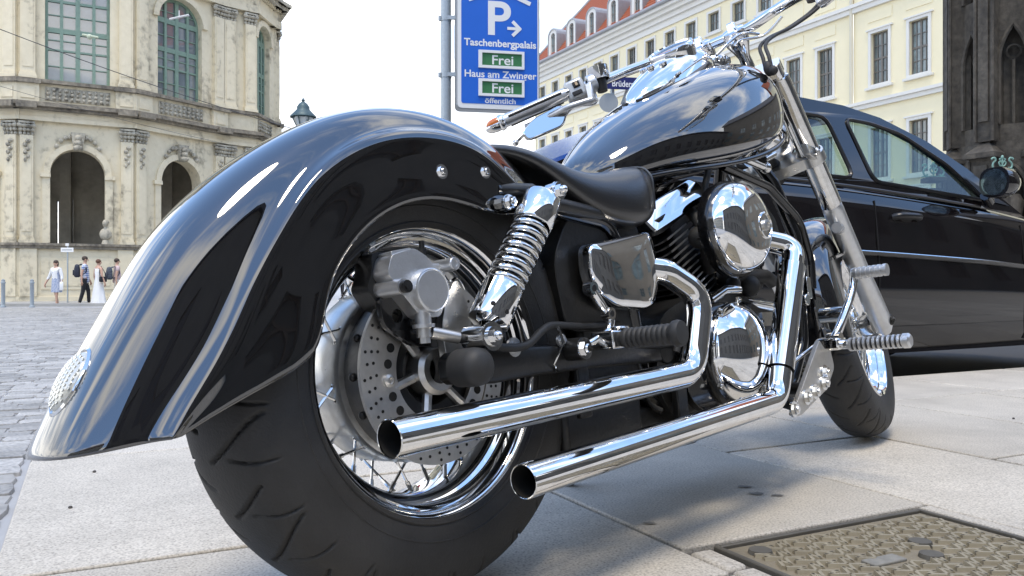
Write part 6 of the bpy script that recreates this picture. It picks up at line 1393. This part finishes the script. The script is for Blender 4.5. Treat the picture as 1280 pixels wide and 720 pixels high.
# ---- exhaust
ex1 = fillet([V(-.163,.17,.2445),V(.535,.172,.270),V(.600,.168,.412),V(.52,.145,.460),V(.46,.09,.478)], [.075,.075,.04], 10)
ex2 = fillet([V(.028,.205,.1625),V(.800,.198,.193),V(.990,.188,.515),V(.945,.14,.536),V(.90,.09,.53)], [.07,.05,.04], 10)
def pipe(nm, path, r, ri):
    mb = MB(); d0 = (path[0]-path[1]).normalized(); mb.tube(path, r, 28, cap=False); 
    o = part(nm, mb, CHROME, ang=60); mb = MB(); c = path[0]; mb.lathe([(r,0),(r-.001,.0012),(ri,.0008),(ri,-.02)], c, d0, 28); part('pipe_lip', mb, CHROME_W, o); mb = MB(); mb.lathe([(ri-.0002,-.001),(ri-.0004,-.22),(0,-.22)], c, d0, 28); part('pipe_bore', mb, DARK, o); return o
pipe('exhaust_pipe', ex1, .0245, .0225); p2 = pipe('exhaust_pipe', ex2, .0240, .022)
hs = [p for p in ex2 if p.z > .245 and p.z < .60]; i0 = next(i for i, p in enumerate(ex2) if p.z > .2)
a_, b_ = V(.8345,.1965,.2535), V(.963,.1893,.470); mb = MB(); mb.tube([a_, a_+(b_-a_)*.25, a_+(b_-a_)*.5, a_+(b_-a_)*.75, b_], .0285, 28, cap=False); part('heat_shield', mb, CHROME, p2, ang=60)
mb = MB(); mb.lathe([(.0285,0),(.0245,.001)], a_, b_-a_, 28); part('shield_lip', mb, DARK, p2)
# ---- passenger peg, brackets, forward controls
peg = empty('passenger_footpeg', (0,0,0), parent=bike)
c0_, c1_ = V(.318,.165,.342), V(.322,.292,.343); pd = (c1_-c0_).normalized(); pp_ = [(.0,.018),(.0145,.018)]
for k in range(9): t = .022+.0095*k; pp_ += [(.0165,t),(.0172,t+.003),(.0165,t+.006),(.0152,t+.0075)]
pp_ += [(.0165,.110),(.0205,.113),(.0215,.119),(.019,.126),(0,.128)]
mb = MB(); mb.lathe(pp_, c0_, pd, 24); part('peg_rubber', mb, RUB2, peg)
mb = MB(); mb.box(c0_+V(-.01,-.002,.0), (.045,.045,.03)); mb.box(c0_+V(.0,.012,.018), (.03,.02,.006)); part('peg_hinge', mb, CHROME_W, peg, bevel=.004)
mb = MB(); mb.cyl(V(.235,.12,.332),V(.235,.165,.332),.018,n=20); part('peg_boss', mb, BLACK, peg); mb = MB(); hexbolt(mb, V(.235,.165,.332), AX, .012, .008); part('peg_bolt', mb, CHROME, peg)
mb = MB(); mb.tube(smoothpath([V(.285,.15,.428),V(.305,.152,.402),V(.318,.155,.385),V(.322,.156,.37),V(.31,.155,.355),V(.27,.15,.34),V(.25,.148,.335)],4), [.0085]*5+[.0075]*8+[.007]*12, 10)
mb.cyl(V(.285,.142,.428),V(.285,.158,.428),.0115,n=16); mb.cyl(V(.32,.147,.385),V(.32,.163,.385),.0105,n=16); part('chrome_link', mb, CHROME, peg)
mb = MB(); mb.cyl(V(.285,.158,.428),V(.285,.1585,.428),.006,n=12); mb.cyl(V(.32,.163,.385),V(.32,.1635,.385),.0055,n=12); part('link_bolt', mb, BLACK, peg)
mb = MB(); mb.tube([V(.34,.12,.335),V(.56,.115,.325)], .010, 8); mb.box(V(.27,.125,.27),(.03,.012,.10)); mb.box(V(.55,.13,.22),(.035,.014,.11)); part('peg_plate', mb, BLACK, peg, bevel=.003)
mb = MB(); mb.tube(smoothpath([V(.53,.145,.31),V(.545,.15,.335),V(.56,.15,.315),V(.55,.148,.295)],4), .007, 8); part('cable_loop', mb, RUB2, peg)
ctl = empty('forward_control', (0,0,0), parent=bike)
f2 = (V(0,0,0), Vector((1,0,0)), UP, AX)
mb = MB(); mb.prism(roundpoly([(.905,.150),(.945,.145),(1.10,.190),(1.155,.235),(1.135,.308),(1.09,.305)], .014), f2, .168, .178); part('control_plate', mb, STEEL, ctl, bevel=.003)
for (u, z) in ((.915,.163),(.985,.182),(1.03,.190),(1.085,.205),(1.095,.228)): mb = MB(); hexbolt(mb, V(u,.178,z), AX, .012, .010); part('plate_bolt', mb, CHROME_W, ctl)
mb = MB(); mb.cyl(V(1.0,.10,.20),V(1.0,.168,.20),.014,n=14); mb.cyl(V(.94,.11,.19),V(.94,.168,.17),.014,n=14); part('plate_spacer', mb, BLACK, ctl)
mb = MB(); mb.box(V(1.112,.196,.291),(.05,.05,.028)); mb.cyl(V(1.112,.215,.288),V(1.112,.24,.288),.011,n=14); part('peg_mount', mb, CHROME, ctl, bevel=.005)
pp_ = [(.0,.0),(.011,.0)]
for k in range(11): t = .006+.0105*k; pp_ += [(.0155,t),(.0155,t+.0055),(.0115,t+.006),(.0115,t+.0102)]
pp_ += [(.0165,.122),(.0165,.134),(.012,.138),(0,.138)]
mb = MB(); mb.lathe(pp_, V(1.112,.232,.287), AX, 24); part('foot_peg', mb, ALU, ctl, ang=25)
mb = MB(); mb.lathe([(.0125,.008+0*1),(.0125,.118)], V(1.112,.232,.287), AX, 20); part('peg_core', mb, RUB2, ctl)
mb = MB(); mb.tube(smoothpath([V(1.105,.205,.305),V(1.12,.212,.325),V(1.165,.218,.37),V(1.205,.222,.415),V(1.215,.226,.45)],5), .0095, 10); mb.tube(smoothpath([V(1.12,.205,.302),V(1.15,.212,.335),V(1.19,.216,.378),V(1.215,.226,.43)],5), .006, 8); mb.cyl(V(1.11,.19,.302),V(1.11,.22,.302),.015,n=14); part('brake_pedal', mb, CHROME, ctl)
pp_ = [(0,0),(.012,0)]
for k in range(6): t = .006+.011*k; pp_ += [(.0145,t),(.0145,t+.007),(.0125,t+.0075),(.0125,t+.0105)]
pp_ += [(.0145,.074),(.0145,.082),(0,.084)]
mb = MB(); mb.lathe(pp_, V(1.215,.222,.452), AX, 20); part('toe_peg', mb, ALU, ctl, ang=25)
mb = MB(); mb.tube([V(1.10,.16,.29),V(.98,.14,.25),V(.86,.12,.22)], .006, 8); mb.cyl(V(1.14,.12,.40),V(1.14,.14,.40),.014,n=16); mb.box(V(1.195,.118,.43),(.022,.012,.055)); part('brake_rod', mb, CHROME_W, ctl, bevel=.002)
mb = MB(); mb.cyl(V(1.30,.10,.36),V(1.30,.16,.36),.02,n=18); part('pedal_cylinder', mb, CHROME_W, ctl)
# ---- side stand on the left
mb = MB(); mb.tube([V(.72,-.12,.16),V(.68,-.20,.085),V(.63,-.275,.0)], .012, 10); mb.cyl(V(.63,-.278,-.028),V(.63,-.275,-.012),.022,n=12); mb.tube([V(.63,-.275,0),V(.63,-.277,-.02)], .010, 8); part('side_stand', mb, CHROME_W)
